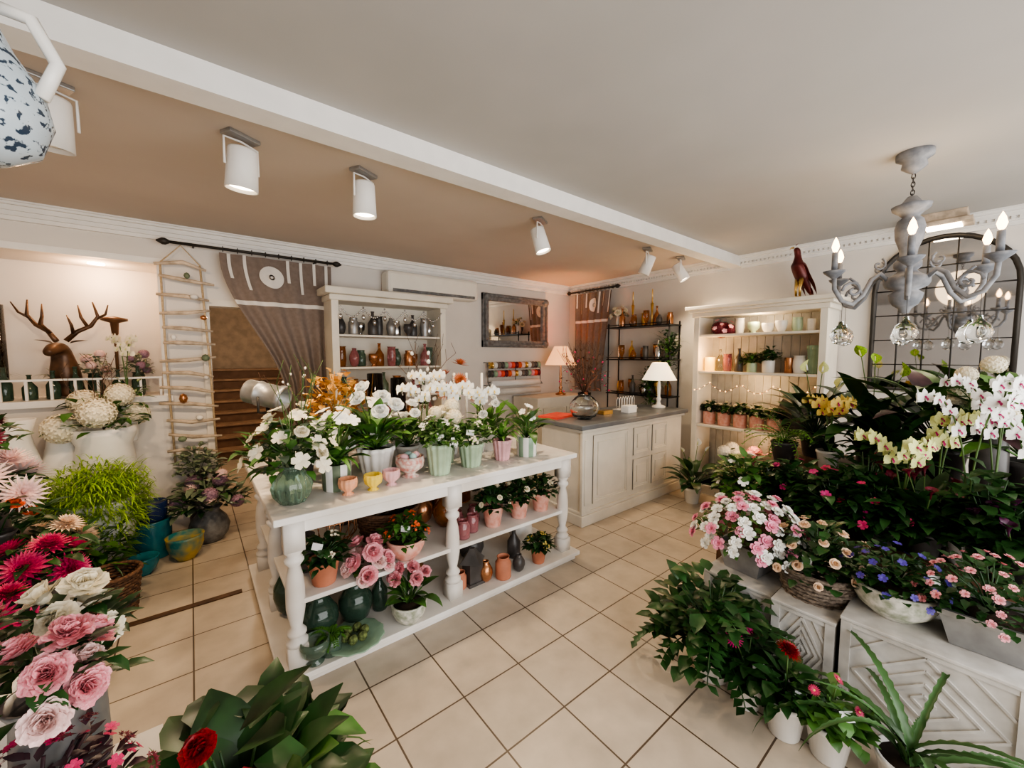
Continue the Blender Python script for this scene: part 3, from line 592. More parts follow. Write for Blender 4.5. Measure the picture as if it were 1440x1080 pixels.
for z in(.22,.44,.66,.88,1.06): 
    w_=hw if z<=zs else math.sqrt(hw*hw-(z-zs)**2);q.tube([(-.015,-w_,z),(-.015,w_,z)],.006,4)
mk('glazing_bar',q,iron,c)
# ================================================================ AC, RIBBONS
c=E('air_conditioner','white wall mounted air conditioning unit','air conditioner',(2.4,4.7,2.32))
mk('body',B((-.62,-.22,0),(.62,0,.26)),mat('aircon_plastic',(.80,.76,.68),.4,var=.02),c,smooth=False,bev=.04);mk('louvre_shadow_line',M().box((-.56,-.226,.02),(.56,-.2,.055)),greyfr,c,smooth=False,bev=.004)  # louvre strip in dark grey, standing in for the unit's shadow
c=E('ribbon_rack','grey wire rack holding rolls of ribbon','rack',(3.75,4.7,1.12));q=M()
for z in(.1,.22,.34): q.tube([(-.5,-.1,z),(.5,-.1,z)],.006,6)
for x in(-.5,0,.5): q.tube([(x,0,.05),(x,-.15,.05),(x,-.1,.1),(x,-.1,.38),(x,0,.38)],.007,6)
mk('frame',q,greyfr,c)
cs=[FPL,redp,smoke,gold,FB,mintd,wglz,FO,FP,taupe]
sp=M().lathe([(.012,-.025),(.05,-.025),(.05,-.022),(.045,-.02),(.045,.02),(.05,.022),(.05,.025),(.012,.025)],20);
for z in(.22,.34):
    for k in range(15):
        tag(mk('ribbon_roll',sp,cs[(k*3+int(z*10))%10],loc=(3.75-.45+.064*k,4.6,1.12+z),rot=(0,pi/2,0)),'roll of coloured ribbon on the wall rack','ribbon','ribbon rolls')
for k in range(2): tag(mk('wrapping_paper_roll',M().lathe([(.001,-.45),(.045,-.45),(.045,.45),(.001,.45)],16),linen if k else paper,loc=(3.75,4.58-.02*k,1.2-.12*k),rot=(0,pi/2,0)),'long roll of wrapping paper below ribbons','paper roll')
# ================================================================ CHINA CABINET (back wall)
c=E('glassware_cabinet','cream open dresser filled with glass and silver','cabinet')
mk('body',M().box((1.12,4.66,0),(2.42,4.68,2.2)).box((1.12,4.3,0),(1.19,4.66,2.2)).box((2.35,4.3,0),(2.42,4.66,2.2)).box((1.19,4.32,0),(2.35,4.66,.8)),cream,c,smooth=False,bev=.004)
mk('cornice',M().box((1.1,4.28,2.16),(2.44,4.68,2.22)).box((1.05,4.23,2.22),(2.49,4.68,2.29)),cream,c,smooth=False,bev=.012)
for z in(.82,1.15,1.48,1.82): mk('shelf',B((1.19,4.33,z-.02),(2.35,4.66,z)),cream,c,smooth=False)
for a in(1.2,1.78): panel(c,a+.02,a+.53,.1,.75,4.32,cream)
i=0
for z,n in((.82,9),(1.15,10),(1.48,11),(1.82,11)):
    for k in range(n):
        kk=('globe','cup','tall','jar','bottle')[(i*3)%5];mt=((pglass,gglass,copper,amber) if z<1.6 else (silver,smoke,smoke,steel,black))[i%4];i+=1
        vase(kk,'glassware','silver or tinted glass vessel in the dresser','vase',(1.26+1.03/(n-1)*k,4.45+.05*(-1)**k,z),.052,(.22,.14,.2,.26,.18)[(i*2)%5],mt,'vessels in the dresser')
e=E('crystal_garland','crystal bead garland hung across the dresser','garland',(1.2,4.28,2.1));q=M()
for k in range(5):
    for j in range(12): t_=j/11;q.ball((.23*(k+t_),0,-.1*sin(pi*t_)),.011,6)
    q.ball((.23*k,0,-.1),.02,8,1.6);q.ball((.23*k,0,-.04),.012,6);q.ball((.23*k+.115,0,-.15),.02,8,1.5)
mk('beads',q,silver,e)
# ================================================================ CURTAINS
def curtain(lb,f,zt,zb,disc):
    c=E('curtain',lb,'curtain');Nu,Nz=110,30
    def sheet(u0,u1,z0,z1,off,nu,nz):
        m=M();vs=[f(u0+(u1-u0)*i/nu,z0+(z1-z0)*j/nz,off) for j in range(nz+1) for i in range(nu+1)]
        m.add(vs,[(j*(nu+1)+i,j*(nu+1)+i+1,(j+1)*(nu+1)+i+1,(j+1)*(nu+1)+i) for j in range(nz) for i in range(nu)]);return m
    mk('fabric',sheet(0,1,zt,zb,0,Nu,Nz),taupe,c);mk('fabric_band',sheet(0,1,zt-.42,zt-.46,.006,Nu,2),linen,c)
    for k in range(8):
        if disc and disc[0]-disc[2]-.05<.06+.125*k<disc[0]+disc[2]: continue
        mk('fabric_tab',sheet(.06+.125*k,.088+.125*k,zt+.0,zt-.22-.1*(k%2),.008,3,8),linen,c)
    if disc:
        m=M();vs=[f(disc[0],disc[1],.012)];rg=4
        for r_ in range(1,rg+1): vs+=[f(disc[0]+disc[2]*r_/rg*cos(a*pi/16),disc[1]+.105*r_/rg*sin(a*pi/16),.012) for a in range(32)]
        fs=[(0,1+k,1+(k+1)%32) for k in range(32)]
        for r_ in range(rg-1): fs+=[(1+r_*32+k,1+r_*32+(k+1)%32,33+r_*32+(k+1)%32,33+r_*32+k) for k in range(32)]
        m.add(vs,fs);mk('applique',m,linen,c)
    return c
def f1(u,z,o):
    s=min(1,max(0,(2.5-z)/1.3));s2=s*s*(3-2*s);l=.24+(.72-.24)*s2;r=1.2-.08*s2
    if z<1.2: l=.72-.05*(1.2-z);r=1.12
    x=l+(r-l)*u;return Vector((x,4.58-o-(.01+.026*s)*sin(u*2*pi*5+z*.7+.8*sin(u*5))-.006*s*sin(u*31)-.03*s,z))
curtain('taupe linen door curtain tied aside with white appliques',f1,2.54,.35,(.42,2.36,.11))
def f2(u,z,o):
    y=4.45-.7*u*(.75+.25*abs(z-1.2)/1.3);return Vector((4.88-o-.018*sin(u*2*pi*5),y,z))
curtain('taupe linen corner curtain with white band',f2,2.57,1.05,(.55,2.38,.1))
def rod(lb,a,b_,wd_):
    c=E('curtain_rod',lb,'curtain rod');a=Vector(a);b_=Vector(b_);d=(b_-a).normalized();q=M().tube([a,b_],.013,8);mk('pole',q,iron,c)
    for p,s in((a,-1),(b_,1)): mk('finial',M().tube([p,p+d*s*.03,p+d*s*.05,p+d*s*.09],[.013,.03,.03,.006],10),iron,c)
    for t_ in(.12,.88): p=a.lerp(b_,t_);mk('bracket',M().tube([p,p+Vector(wd_)],.008,6),iron,c)
    for k in range(9):
        p=a.lerp(b_,.28+.085*k);m=M();n=d.orthogonal().normalized();n2=d.cross(n);m.tube([p+(n*cos(t*pi/6)+n2*sin(t*pi/6))*.024 for t in range(13)],.003,4);mk('curtain_ring',m,iron,c)
rod('black iron curtain rod above the doorway',(-.1,4.58,2.575),(1.22,4.58,2.575),(0,.12,0))
rod('black iron curtain rod in the corner',(4.88,4.55,2.61),(4.88,3.68,2.61),(.12,0,0))
# ================================================================ LADDER
c=E('rope_ladder','hanging rope ladder with pale driftwood rungs and ornaments','ladder',(0,4.6,0))
q=M()
for x in(-.17,.13): q.tube([(x*.9-.02,0,2.4),(x,0,1.6),(x+.02,0,.65)],.009,5)
q.tube([(-.17,0,2.4),(-.03,0,2.56),(.1,0,2.4)],.006,5);mk('rope',q,rope,c)
for k in range(13): z=2.4-.138*k;mk('rung',M().tube([(-.21+U(-.03,.03),0,z+U(-.03,.03)),(-.02,-.01,z+U(-.02,.02)),(.17+U(-.03,.03),0,z+U(-.04,.04))],[.012,.018,.01],7),wood,c)
for k in range(9):
    z=2.3-.18*k;mk('hanging_ornament',M().ball((U(-.12,.12),-.03,z),U(.02,.035),8,U(.6,1.4)),(G4,linen,copper,wglz)[k%4],c)
# ================================================================ NICHE
q=M().box((-2.19,4.72,1.40),(-.21,4.75,1.415))
k=-2.18
while k<-.22: q.box((k,4.725,1.25),(k+.016,4.745,1.40));k+=.13
tag(mk('niche_railing',q,trimw,smooth=False),'low white railing along the wall niche ledge','railing')
e=E('deer_bust','bronze deer head bust with branching antlers','statue',(-.82,4.93,1.25),-.3)
skin('head',[(0,0,.14),(0,-.02,.3),(0,-.05,.42),(0,-.13,.41),(0,-.21,.36),(0,.02,.02)],[(0,1),(1,2),(2,3),(3,4),(0,5)],[.10,.075,.065,.05,.032,.13],brown,e)
for s in(-1,1):
    mk('ear',M().leaf((s*.05,-.03,.45),0 if s>0 else pi,.3,.12,.055,.2,4,.4),brown,e)
    q=M();m0=[(s*.03,-.03,.47),(s*.09,0,.55),(s*.17,.02,.60),(s*.22,.02,.68),(s*.2,.0,.80)];q.tube(m0,[.02,.018,.016,.013,.005],7)
    q.tube([(s*.07,-.01,.53),(s*.09,-.07,.6),(s*.07,-.08,.68)],[.014,.011,.004],6);q.tube([(s*.15,.02,.59),(s*.12,0,.67),(s*.11,-.01,.77)],[.014,.011,.004],6);q.tube([(s*.21,.02,.66),(s*.27,.02,.70),(s*.30,.0,.78)],[.012,.009,.004],6)
    mk('antler',q,brown,e)
for k in range(12): vase('bottle','glass_bottle','green glass bottle on the niche ledge','bottle',(-1.75+.125*k,4.81,1.25),.042,.2+.03*(k%3),dglass,'green bottles on the niche ledge')
e=E('niche_lamp','dark bronze slender lamp with small flat shade','lamp',(-.52,5.02,1.25));mk('base',M().lathe([(.001,0),(.06,0),(.06,.02),(.012,.04),(.012,.66)],14),brown,e);mk('lamp_shade',M().lathe([(.001,.7),(.09,.68),(.09,.66),(.03,.64),(.02,.5)],20),brown,e)
vase('glass','glass_cylinder_vase','tall clear glass vase in the wall niche','vase',(-1.2,5.0,1.25),.06,.75,glass)
for x,m_,lf in((-.38,FMV,G4),(-.66,FPL,G4)): plant('dried_arrangement','dried hydrangea and grey foliage in niche','flowers',(x,4.97,1.25),('tall',.05,.2,dglass),[('bush',80,.05,.035,lf,.1,.18)],[('hyd',4,.045,(m_,m_),'dome',.09,.2)])
plant('delphinium_spray','tall cream flower spikes beside the ladder','flowers',(-.42,4.5,.9),('tall',.06,.3,wglz),[('bush',40,.07,.04,G1,.12,.25)],[('orchid',(2,8),.035,(FC,FYG),'spike',.08,.55)])
for k in range(5): plant('grass_spray','dried grass tuft in glass bottle on ledge','dried grass',(-1.75+.28*k,4.97,1.25),('bottle',.035,.18,dglass),[('strap',16,.12,.008,G4)],group='grass tufts in the niche')
tag(mk('recessed_downlight',M().lathe([(.001,0),(.055,0),(.055,-.01),(.001,-.012)],20),spotm,loc=(-.6,4.95,2.39)),'small recessed downlight in the niche top','light')
# ================================================================ TRACK SPOTS
def spot(x,y,az,tilt,on,r=.075):
    e=E('ceiling_spotlight','white cylindrical ceiling spotlight on bracket','spotlight',(x,y,H),az,'ceiling spotlights')
    mk('mounting_plate',B((-.08,-.04,-.02),(.08,.04,0)),steel,e,smooth=False,bev=.004)
    mk('bracket',M().tube([(-r-.012,0,-.17),(-r-.012,0,-.04),(0,0,-.03),(r+.012,0,-.04),(r+.012,0,-.17)],.006,6),trimw,e)
    b=mk('lamp_housing',M().lathe([(.001,.1),(r*.85,.1),(r*.9,.09),(r,-.1),(r*.93,-.1),(r*.8,-.06),(.001,-.05)],28),trimw,e,(0,0,-.17),(tilt,0,0))
    mk('lamp_face',M().lathe([(.001,-.078),(r*.86,-.082),(.001,-.09)],20),spotm if on else paper,b)
    if on: light('SPOT',(x,y,H-.3),on,(1,.76,.50),.05,(tilt*.6,0,az),spot=2.4)
spot(-.42,2.54,.4,.15,0,.08);spot(.25,2.55,.5,.12,50);spot(.88,2.56,.5,0,55,.07);spot(2.32,2.52,.5,-.3,55,.065);spot(3.83,2.48,.4,.4,0,.06);spot(4.46,2.45,.4,-.5,40,.06)
light('SPOT',(-.42,2.7,H-.3),55,(1,.70,.42),.05,(.6,0,.1),spot=2.4)
c=E('floodlight','square ceiling floodlight with wooden frame, lit','light',(4.75,.4,H));mk('frame',M().box((-.12,-.16,-.1),(.12,.16,-.07)).box((-.1,-.13,-.07),(.1,.13,0)),wood,c,smooth=False,bev=.004);mk('lamp_face',B((-.08,-.1,-.108),(.08,.1,-.101)),spotm,c,smooth=False)
light('SPOT',(4.7,.4,2.55),24,(1,.8,.55),.06,(0,.5,0),spot=2.3)
# ================================================================ CHANDELIER
c=E('chandelier','weathered grey wooden chandelier with scrolled arms and glass balls','chandelier',(3.2,.4,0))
mk('canopy',M().lathe([(.001,2.73),(.08,2.73),(.08,2.70),(.05,2.68),(.055,2.65),(.02,2.62),(.001,2.61)],24),chan,c)
q=M()
for k in range(6):
    z=2.6-.022*k;q.tube([(.008*cos(a*pi/4)*(k%2),.008*cos(a*pi/4)*(1-k%2),z+.016*sin(a*pi/4)) for a in range(9)],.0025,4)
mk('chain',q,iron,c)
mk('column',M().lathe([(.001,1.84),(.02,1.845),(.03,1.87),(.055,1.89),(.07,1.92),(.075,1.95),(.05,1.97),(.09,1.99),(.1,2.01),(.1,2.04),(.06,2.06),(.04,2.08),(.06,2.1),(.06,2.13),(.035,2.15),(.04,2.2),(.06,2.26),(.065,2.32),(.055,2.36),(.035,2.38),(.055,2.40),(.08,2.42),(.085,2.44),(.045,2.455),(.02,2.49),(.001,2.49)],28),chan,c)
am=M();ap=[(.08,0,2.02),(.13,0,2.07),(.17,0,2.04),(.21,0,1.95),(.26,0,1.9),(.315,0,1.92),(.355,0,1.99),(.36,0,2.08)];am.tube(ap,.012,8)
am.tube([(.26+.055*(1-t/14)*cos(t*.6),0,1.98+.055*(1-t/14)*sin(t*.6)) for t in range(14)],.008,6);am.tube([(.14+.04*(1-t/12)*cos(t*.6+2),0,2.12+.04*(1-t/12)*sin(t*.6+2)) for t in range(12)],.006,6);am.tube([(.21,0,1.95),(.24,0,2.02),(.28,0,2.05)],.007,6)
cm=M().lathe([(.01,2.05),(.05,2.085),(.055,2.095),(.02,2.095)],16);dm=M().lathe([(.015,2.09),(.015,2.2),(.001,2.205)],12);bm=M().lathe([(.001,2.2),(.012,2.21),(.019,2.235),(.012,2.265),(.001,2.29)],12)
gm=M().lathe([(.001,1.66),(.035,1.675),(.052,1.715),(.04,1.755),(.015,1.78),(.012,1.80),(.001,1.80)],18);wm=M().tube([(0,0,1.8),(0,0,1.92)],.0015,4)
sh={}
for k in range(6):
    a=k*pi/3+.15;rt=(0,0,a);px=.36*cos(a);py=.36*sin(a);gx=.31*cos(a);gy=.31*sin(a)
    for nm,m_,mt,lc in(('arm',am,chan,(0,0,0)),('drip_cup',cm,chan,(px,py,0)),('candle_sleeve',dm,chan,(px,py,0)),('light_bulb',bm,bulbm,(px,py,0)),('glass_ball',gm,glass,(gx,gy,0)),('wire',wm,iron,(gx,gy,0))):
        o=mk(nm,sh.get(nm,m_),mt,c,lc,rt if nm=='arm' else (0,0,0));sh[nm]=o.data
light('POINT',(3.2,.4,2.35),6,(1,.7,.4),.2)
# hanging jug
c=E('hanging_jug','speckled blue and white ceramic jug hanging from ceiling','jug',(-.3,1.24,1.97))
mk('body',M().lathe([(.001,0),(.04,0),(.085,.03),(.105,.09),(.095,.15),(.06,.21),(.04,.26),(.045,.3),(.038,.3),(.034,.26),(.001,.2)],32),jugm,c)
mk('handle',M().tube([(.04,-.02,.28),(.09,-.03,.27),(.12,-.03,.2),(.095,-.03,.13)],.012,8),wglz,c);mk('wire',M().tube([(0,0,.28),(0,0,.76)],.002,4),iron,c)
# ================================================================ RIGHT DISPLAY BOXES
def box(lb,x0,x1,y0,y1,h):
    e=E('display_crate',lb,'crate');mk('body',B((x0+.012,y0+.012,0),(x1-.012,y1-.012,h-.015)),crate,e,smooth=False)
    q=M();w_=.035;g=.003
    for a in(x0,x1-w_):
        for b_ in(y0,y1-w_): q.box((a,b_,0),(a+w_,b_+w_,h-.014))
    for z in(.001,h-w_-.001): q.box((x0+w_,y0+g,z),(x1-w_,y0+w_,z+w_-.014)).box((x0+w_,y1-w_,z),(x1-w_,y1-g,z+w_-.014)).box((x0+g,y0+w_,z),(x0+w_,y1-w_,z+w_-.014)).box((x1-w_,y0+w_,z),(x1-g,y1-w_,z+w_-.014))
    mk('frame',q,crate,e,smooth=False);mk('top',B((x0-.004,y0-.004,h-.014),(x1+.004,y1+.004,h)),crate,e,smooth=False,bev=.003)
    q=M();ym=(y0+y1)/2;hy=(y1-y0)/2-w_;zm=h/2;hz=h/2-w_
    for s in(.95,.68,.4,.15):
        P=[Vector((x0+.01,ym-hy*s,zm)),Vector((x0+.01,ym,zm+hz*s)),Vector((x0+.01,ym+hy*s,zm)),Vector((x0+.01,ym,zm-hz*s))]
        for k in range(4): q.tube([P[k],P[(k+1)%4]],.007,4)
    for sy_ in(-1,1):
        for sz_ in(-1,1): q.tube([(x0+.01,ym+sy_*hy,zm+sz_*hz*.45),(x0+.01,ym+sy_*hy*.5,zm+sz_*hz)],.007,4)
    mk('lattice_moulding',q,crate,e,smooth=False);return e
box('chalky white carved wooden crate under azalea',2.25,2.66,.70,1.04,.38)
box('chalky white carved wooden crate under wicker basket',2.2,2.62,.43,.68,.40)
box('chalky white carved wooden crate with diagonal moulding',2.2,2.72,-.12,.41,.45)
def tier(lb,x0,x1,y0,y1,h):
    e=E('display_stand',lb,'stand');mk('top',B((x0,y0,h-.03),(x1,y1,h)),dwood,e,smooth=False,bev=.004);mk('skirt',M().box((x0+.02,y0+.02,h-.12),(x1-.02,y1-.02,h-.03)),dwood,e,smooth=False)
    for x in(x0+.05,x1-.05):
        for y in(y0+.05,y1-.05): mk('leg',B((x-.025,y-.025,0),(x+.025,y+.025,h-.11)),dwood,e,smooth=False)
tier('low dark wooden plant stand behind crates',2.8,3.3,-.4,1.25,.55);tier('taller dark wooden plant stand near the wall',3.36,4.1,-.6,1.2,.8)
# on crates
plant('potted_azalea','white and pink azalea in grey metal pot','potted plant',(2.45,.88,.38),('sq',.13,.16,steel),[('bush',220,.05,.03,G1,.27,.23)],[('azalea',58,.034,(FW,FC),'dome',.28,.25),('azalea',38,.034,(FPD,FW),'dome',.28,.26)])
plant('potted_begonia','cream begonias in round wicker basket','potted plant',(2.42,.56,.40),None,[('bush',280,.06,.045,G2,.23,.25)],[('rose',26,.024,FCP,'dome',.22,.23)],lz=.13)
basket('round grey wicker basket on crate',(2.42,.56,.40),.17,.14,wick)
plant('potted_campanula','violet blue bellflowers in white and green pot','potted plant',(2.4,.27,.45),('bowl',.15,.14,patt),[('bush',260,.045,.035,G2,.19,.16)],[('five',34,.015,(FV,FV),'dome',.19,.16)],tg=1)
plant('potted_azalea','pink azalea in square grey metal planter','potted plant',(2.42,.0,.45),('sq',.145,.15,steel),[('bush',260,.045,.03,G2,.23,.2)],[('azalea',64,.016,(FP,FP),'dome',.22,.2)],tg=1)
# floor plants
def wp(r,h): return ('cone',r,h,wglz)
plant('potted_zamioculcas','large dark glossy foliage plant in white floor pot','potted plant',(1.98,.86,0),wp(.11,.17),[('fern',14,.42,.10,G2),('bush',260,.1,.065,G2,.27,.34)])
plant('potted_gerbera','dark pink gerbera in small white pot','potted plant',(1.93,.68,0),wp(.075,.14),[('bush',90,.08,.045,G2,.11,.14)],[('daisy',2,.035,(FM,FB),'stalk',.08,.2)],tg=1)
plant('potted_gerbera','red gerbera in small white pot','potted plant',(1.9,.52,0),wp(.08,.16),[('bush',100,.08,.05,G2,.11,.14)],[('dahlia',1,.055,(FR,FB),'stalk',.05,.2)],tg=1)
plant('potted_gerbera','pink flowering plant in small white pot','potted plant',(1.92,.375,0),wp(.08,.15),[('bush',100,.07,.05,G1,.12,.14)],[('daisy',3,.022,(FH,FY),'stalk',.1,.16)],tg=1)
plant('potted_aloe','aloe with long wavy toothed leaves in white pot','potted plant',(1.97,.15,0),wp(.1,.14),[('aloe',17,.62,.03,mat('aloe_green',(.05,.12,.035),.4))])
plant('potted_peace_lily','peace lily with dark leaves in white pot','potted plant',(4.2,2.1,0),wp(.09,.17),[('broad',26,.24,.09,G2)],[('arum',3,.07,(FW,FYG),'stalk',.14,.5)])
for x,y in((4.3,1.75),(4.35,1.5)): kal('potted_plant','dark leafy plant in grey pot before cabinet',(x,y,0),('cone',.1,.2,smoke),(FPL,FPL),5,.17,.3,G2,ls=.1)
kal('potted_cyclamen','pink cyclamen in white pot before the cabinet',(4.05,1.35,.0),('cone',.11,.22,wglz),(FM,FM),10,.16,.22,G2,ls=.08,kind='five')
# tier 1 z=.55
for x,y,fm,sz,nn,lf,lb in((2.95,1.1,FW,.03,7,G1,'white and pink star flowers'),(3.05,.85,FM,.024,7,G2,'magenta cyclamen with dark leaves'),(2.93,.62,FM,.024,9,G2,'magenta cyclamen with dark leaves'),(2.95,.42,FH,.024,10,G2,'hot pink cyclamen'),(3.15,.6,FH,.024,7,G1,'deep pink azalea'),(3.1,.02,FP,.024,6,G2,'pink pericallis cluster')):
    plant('potted_flower',lb+' in grey pot on stand','potted plant',(x,y,.55),('cone',.09,.14,smoke),[('bush',220,.09,.055,lf,.19,.22),('bush',50,.09,.055,lf,.15,-.12)],[('five',nn,sz,(fm,fm),'dome',.18,.25)])
for x,y in((3.12,.38),(2.95,.24)): plant('potted_calla','burgundy calla lilies with dark foliage','potted plant',(x,y,.55),('cone',.08,.14,smoke),[('broad',30,.2,.08,G2),('bush',80,.1,.06,G2,.15,.12)],[('calla',6,.04,(FB,FB),'stalk',.14,.32)])
plant('potted_calla','dark purple calla lilies in black pot','potted plant',(2.9,-.05,.55),('cone',.08,.14,black),[('broad',30,.18,.07,G2),('bush',80,.1,.06,G2,.15,.12)],[('calla',10,.045,(FDK,FDK),'stalk',.16,.2)])
plant('potted_orchid','lime green moth orchid with arching stems','orchid',(2.98,.33,.55),('cone',.07,.13,glass),[('strap',8,.22,.06,G2)],[('orchid',(3,8),.045,(FYG,FM),'spike',.2,.48)])
plant('potted_orchid','lime green moth orchid in clear pot','orchid',(3.2,.22,.55),('cone',.07,.13,wglz),[('strap',8,.22,.06,G2)],[('orchid',(2,7),.045,(FYG,FM),'spike',.16,.6)])
for x,y,h in((3.0,.1,.72),(3.2,.02,.80),(3.0,-.12,.62)): plant('potted_orchid','large white moth orchid with pink throat','orchid',(x,y,.55),('cone',.07,.13,wglz),[('strap',8,.22,.06,G2)],[('orchid',(3,8),.042,(FW,FM),'spike',.2,h)],'white orchids on the stand')
for x,y in((3.1,.5),(2.95,.02),(3.15,-.2)): plant('potted_foliage','dense dark green foliage between the orchids','potted plant',(x,y,.55),('cone',.08,.14,smoke),[('bush',220,.11,.06,G2,.2,.38)])
# tier 2 z=.8
plant('potted_orchid','yellow moth orchid with dark leaves','orchid',(3.5,.78,.8),('cone',.07,.13,wglz),[('strap',8,.22,.06,G2)],[('orchid',(3,7),.045,(FY,FM),'spike',.14,.36)])
plant('potted_anthurium','peace lily with broad dark leaves','potted plant',(3.85,.95,.8),('cone',.1,.18,smoke),[('broad',32,.3,.12,G2)],[('arum',3,.08,(FYG,FW),'stalk',.15,.55)])
plant('potted_anthurium','philodendron with large dark leaves in pot','potted plant',(3.8,.6,.8),('cone',.1,.18,smoke),[('broad',36,.34,.13,G2)],[('arum',3,.09,(G3,FYG),'stalk',.15,.66)])
plant('potted_calathea','calathea with patterned purple green leaves','potted plant',(3.8,.25,.8),('cone',.12,.2,smoke),[('broad',30,.38,.16,G1),('broad',14,.34,.13,G5)])
plant('potted_calathea','tall foliage plant with striped leaves','potted plant',(3.7,-.1,.8),('cone',.12,.2,smoke),[('broad',32,.38,.12,G6)])
plant('potted_foliage','dark green foliage plant on tall stand','potted plant',(3.5,.45,.8),('cone',.09,.16,smoke),[('broad',34,.24,.09,G2),('bush',120,.1,.06,G2,.2,.15)])
plant('potted_hydrangea','pale cream hydrangea on tall stem','potted plant',(3.55,.05,.8),('tall',.08,.38,smoke),[('bush',90,.1,.06,G1,.2,.34)],[('hyd',6,.065,(FC,FW),'dome',.2,.42)])
plant('potted_foliage','feathery green fern on plant stand','potted plant',(3.5,1.05,.8),('cone',.09,.15,smoke),[('fern',22,.32,.05,G6)])
# ================================================================ LEFT AREA
plant('potted_asparagus_fern','bright green feathery asparagus fern on white urn','potted plant',(-.56,3.95,0),('urn',.2,.6,white),[('fluff',2400,.07,.008,G3,.27,.28),('fluff',2600,.11,.009,G3,.25,-.42)])
plant('hydrangea_arrangement','large white hydrangeas in tall white urn','flowers',(-.55,4.35,0),('urn',.18,1.05,white),[('bush',100,.1,.06,G1,.25,.3),('twig',6,.5,.02,twig)],[('hyd',5,.11,(FC,FW),'dome',.22,.26)])
for x,y,h in((-1.0,4.35,1.15),(-.78,4.45,1.1),(-1.3,4.4,1.1)): vase('vase','decorative_urn','large ornate white ceramic urn beside wall','urn',(x,y,0),.17,h,white,'large white urns')
vase('cyl','glazed_pot','tall glazed teal pot on the tiles','pot',(-.31,4.22,0),.13,.3,teal);vase('cyl','glazed_pot','navy glazed pot stacked on teal pot','pot',(-.31,4.22,.3),.11,.14,navy)
vase('bowl','glazed_pot','yellow and teal glazed bowl pot on tiles','pot',(-.1,4.0,0),.12,.19,tealy);vase('bowl','glazed_pot','small teal glazed pot','pot',(-.34,3.9,0),.09,.13,teal)
plant('dried_hydrangea_bouquet','dried mauve hydrangeas in grey stone vase','flowers',(.06,4.28,0),('vase',.15,.30,greyfr),[('bush',150,.1,.06,G4,.27,.28),('bush',120,.1,.05,G2,.27,.26)],[('hyd',7,.065,(FMV,FYG),'dome',.24,.24),('hyd',4,.055,(FPL,FPL),'dome',.2,.28)])
plant('dried_foliage_bouquet','grey green dried foliage and seed heads','flowers',(.0,4.48,.0),('tall',.08,.55,smoke),[('bush',120,.08,.05,G4,.17,.25)],[('bud',16,.025,(G4,G4),'dome',.15,.28)])
basket('tall brown wicker basket on tiles',(-.45,3.4,0),.14,.26,wickb)
plant('potted_foliage','trailing dark foliage on the tiles','potted plant',(-.6,3.72,0),('cone',.12,.2,smoke),[('bush',150,.12,.06,G1,.22,.3),('strap',30,.4,.02,G2)])
plant('potted_foliage','dark leafy plant behind dahlias','potted plant',(-.9,3.5,0),('cone',.15,.4,smoke),[('bush',200,.14,.07,G2,.35,.4)])
# left display table with dahlias
e=E('low_table','low white painted display table','table');mk('tabletop',B((-1.3,1.95,.42),(-.48,3.1,.46)),worn,e,smooth=False,bev=.006)
for x in(-1.25,-.53):
    for y in(2.0,3.05): mk('leg',B((x-.03,y-.03,0),(x+.03,y+.03,.42)),worn,e,smooth=False)
def bq(lb,x,y,z,hv,fls,lf=G2,rr=.18,nf=60,ll=.09,vm=smoke): return plant('cut_flower_bouquet',lb,'flowers',(x,y,z),('tall',.06,hv,vm),[('bush',nf,ll,ll*.5,lf,rr,rr*.95)],fls)
bq('raspberry pink dahlias in a dark vase',-.57,2.57,.46,.2,[('dahlia',6,.075,(FH,FY),'dome',.13,.13)],rr=.15)
bq('pale peach dahlias in a dark vase',-.56,2.78,.46,.2,[('dahlia',5,.075,(FCP,FC),'dome',.13,.15)],rr=.15)
bq('orange red tulips in a dark vase',-.70,2.76,.46,.36,[('rose',5,.04,FO,'dome',.13,.14)],rr=.15)
bq('lilac white chrysanthemums in tall vase',-.76,2.95,.46,.46,[('mum',7,.1,(FPL,FMV),'dome',.16,.2)],rr=.16)
bq('burgundy dahlias in tall vase',-.87,3.04,.46,.70,[('dahlia',8,.065,(FB,FB),'dome',.17,.2)],rr=.2)
bq('coral chrysanthemums behind burgundy dahlias',-.98,2.95,.46,.58,[('mum',6,.08,(FP,FPL),'dome',.16,.2)],rr=.2)
bq('deep pink dahlias near table edge',-.64,2.36,.46,.1,[('dahlia',6,.07,(FH,FO),'dome',.14,.14)],rr=.16)
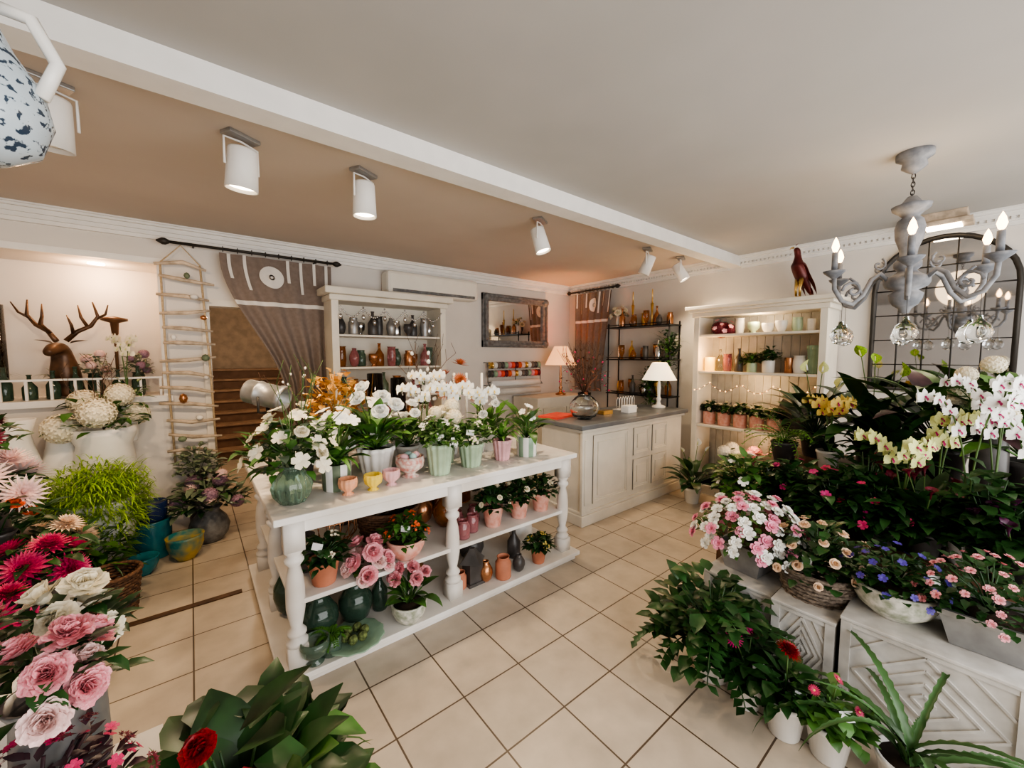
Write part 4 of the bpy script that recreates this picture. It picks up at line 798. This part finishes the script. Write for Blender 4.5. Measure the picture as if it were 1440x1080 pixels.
tag(mk('serving_tray',M().box((-.16,-.12,0),(.16,.12,.01)).box((-.17,-.13,0),(-.16,.13,.03)).box((.16,-.13,0),(.17,.13,.03)).box((-.16,-.13,0),(.16,-.12,.03)).box((-.16,.12,0),(.16,.13,.03)),white,loc=(-.68,2.1,.46),smooth=False),'white wooden tray on low table','tray')
# near left flower stand
e=E('flower_bucket_stand','white wooden stand for cut flower buckets','stand');mk('top',B((-.8,.75,.42),(-.12,1.6,.45)),worn,e,smooth=False)
for x in(-.75,-.17):
    for y in(.8,1.55): mk('leg',B((x-.02,y-.02,0),(x+.02,y+.02,.42)),worn,e,smooth=False)
bq('large pale pink carnations with green stems',-.24,1.1,.45,.52,[('carn',7,.04,FP,'dome',.09,.11),('carn',3,.04,FPL,'dome',.1,.05)],G2,.1,60,.06,steel)
bq('cream white roses in galvanised bucket',-.25,1.34,.45,.5,[('rose',6,.042,FC,'dome',.07,.12)],G2,.09,50,.07,steel)
bq('small dark pink filler blossoms',-.24,1.0,.45,.34,[('five',34,.011,(FH,FW),'dome',.13,.14),('cluster',16,.018,(FB,FB),'dome',.14,.15)],G5,.14,200,.035,steel)
bq('blush carnations low in bucket',-.2,.86,.45,.36,[('carn',6,.036,FPL,'dome',.08,.1)],G2,.1,50,.05,steel)
bq('pink carnations at the back of stand',-.44,1.3,.45,.5,[('carn',8,.04,FP,'dome',.12,.13)],G2,.13,60,.07,steel)
# bottom bouquet
plant('rose_and_foliage_bouquet','red rose amid large glossy dark leaves','flowers',(.04,1.1,0),('tall',.1,.42,steel),[('broad',52,.19,.13,G2),('bush',80,.16,.10,G2,.24,.3),('fluff',120,.12,.008,G1,.26,.22),('bush',30,.13,.08,G1,.25,.28)])
e=bpy.data.objects['rose_and_foliage_bouquet']
for k,p in enumerate(((-.065,-.035,.74),(0,-.12,.66))): put(e,'rose',FR,p,(-.2,-.5,.9),.042);mk('stem',M().tube([(0,0,.42),p],.004,5),stemm,e)
plant('eucalyptus_spray','pale eucalyptus stems beside the bouquet','flowers',(-.06,1.0,0),('tall',.06,.5,steel),[('bush',70,.045,.04,G4,.13,.2)])
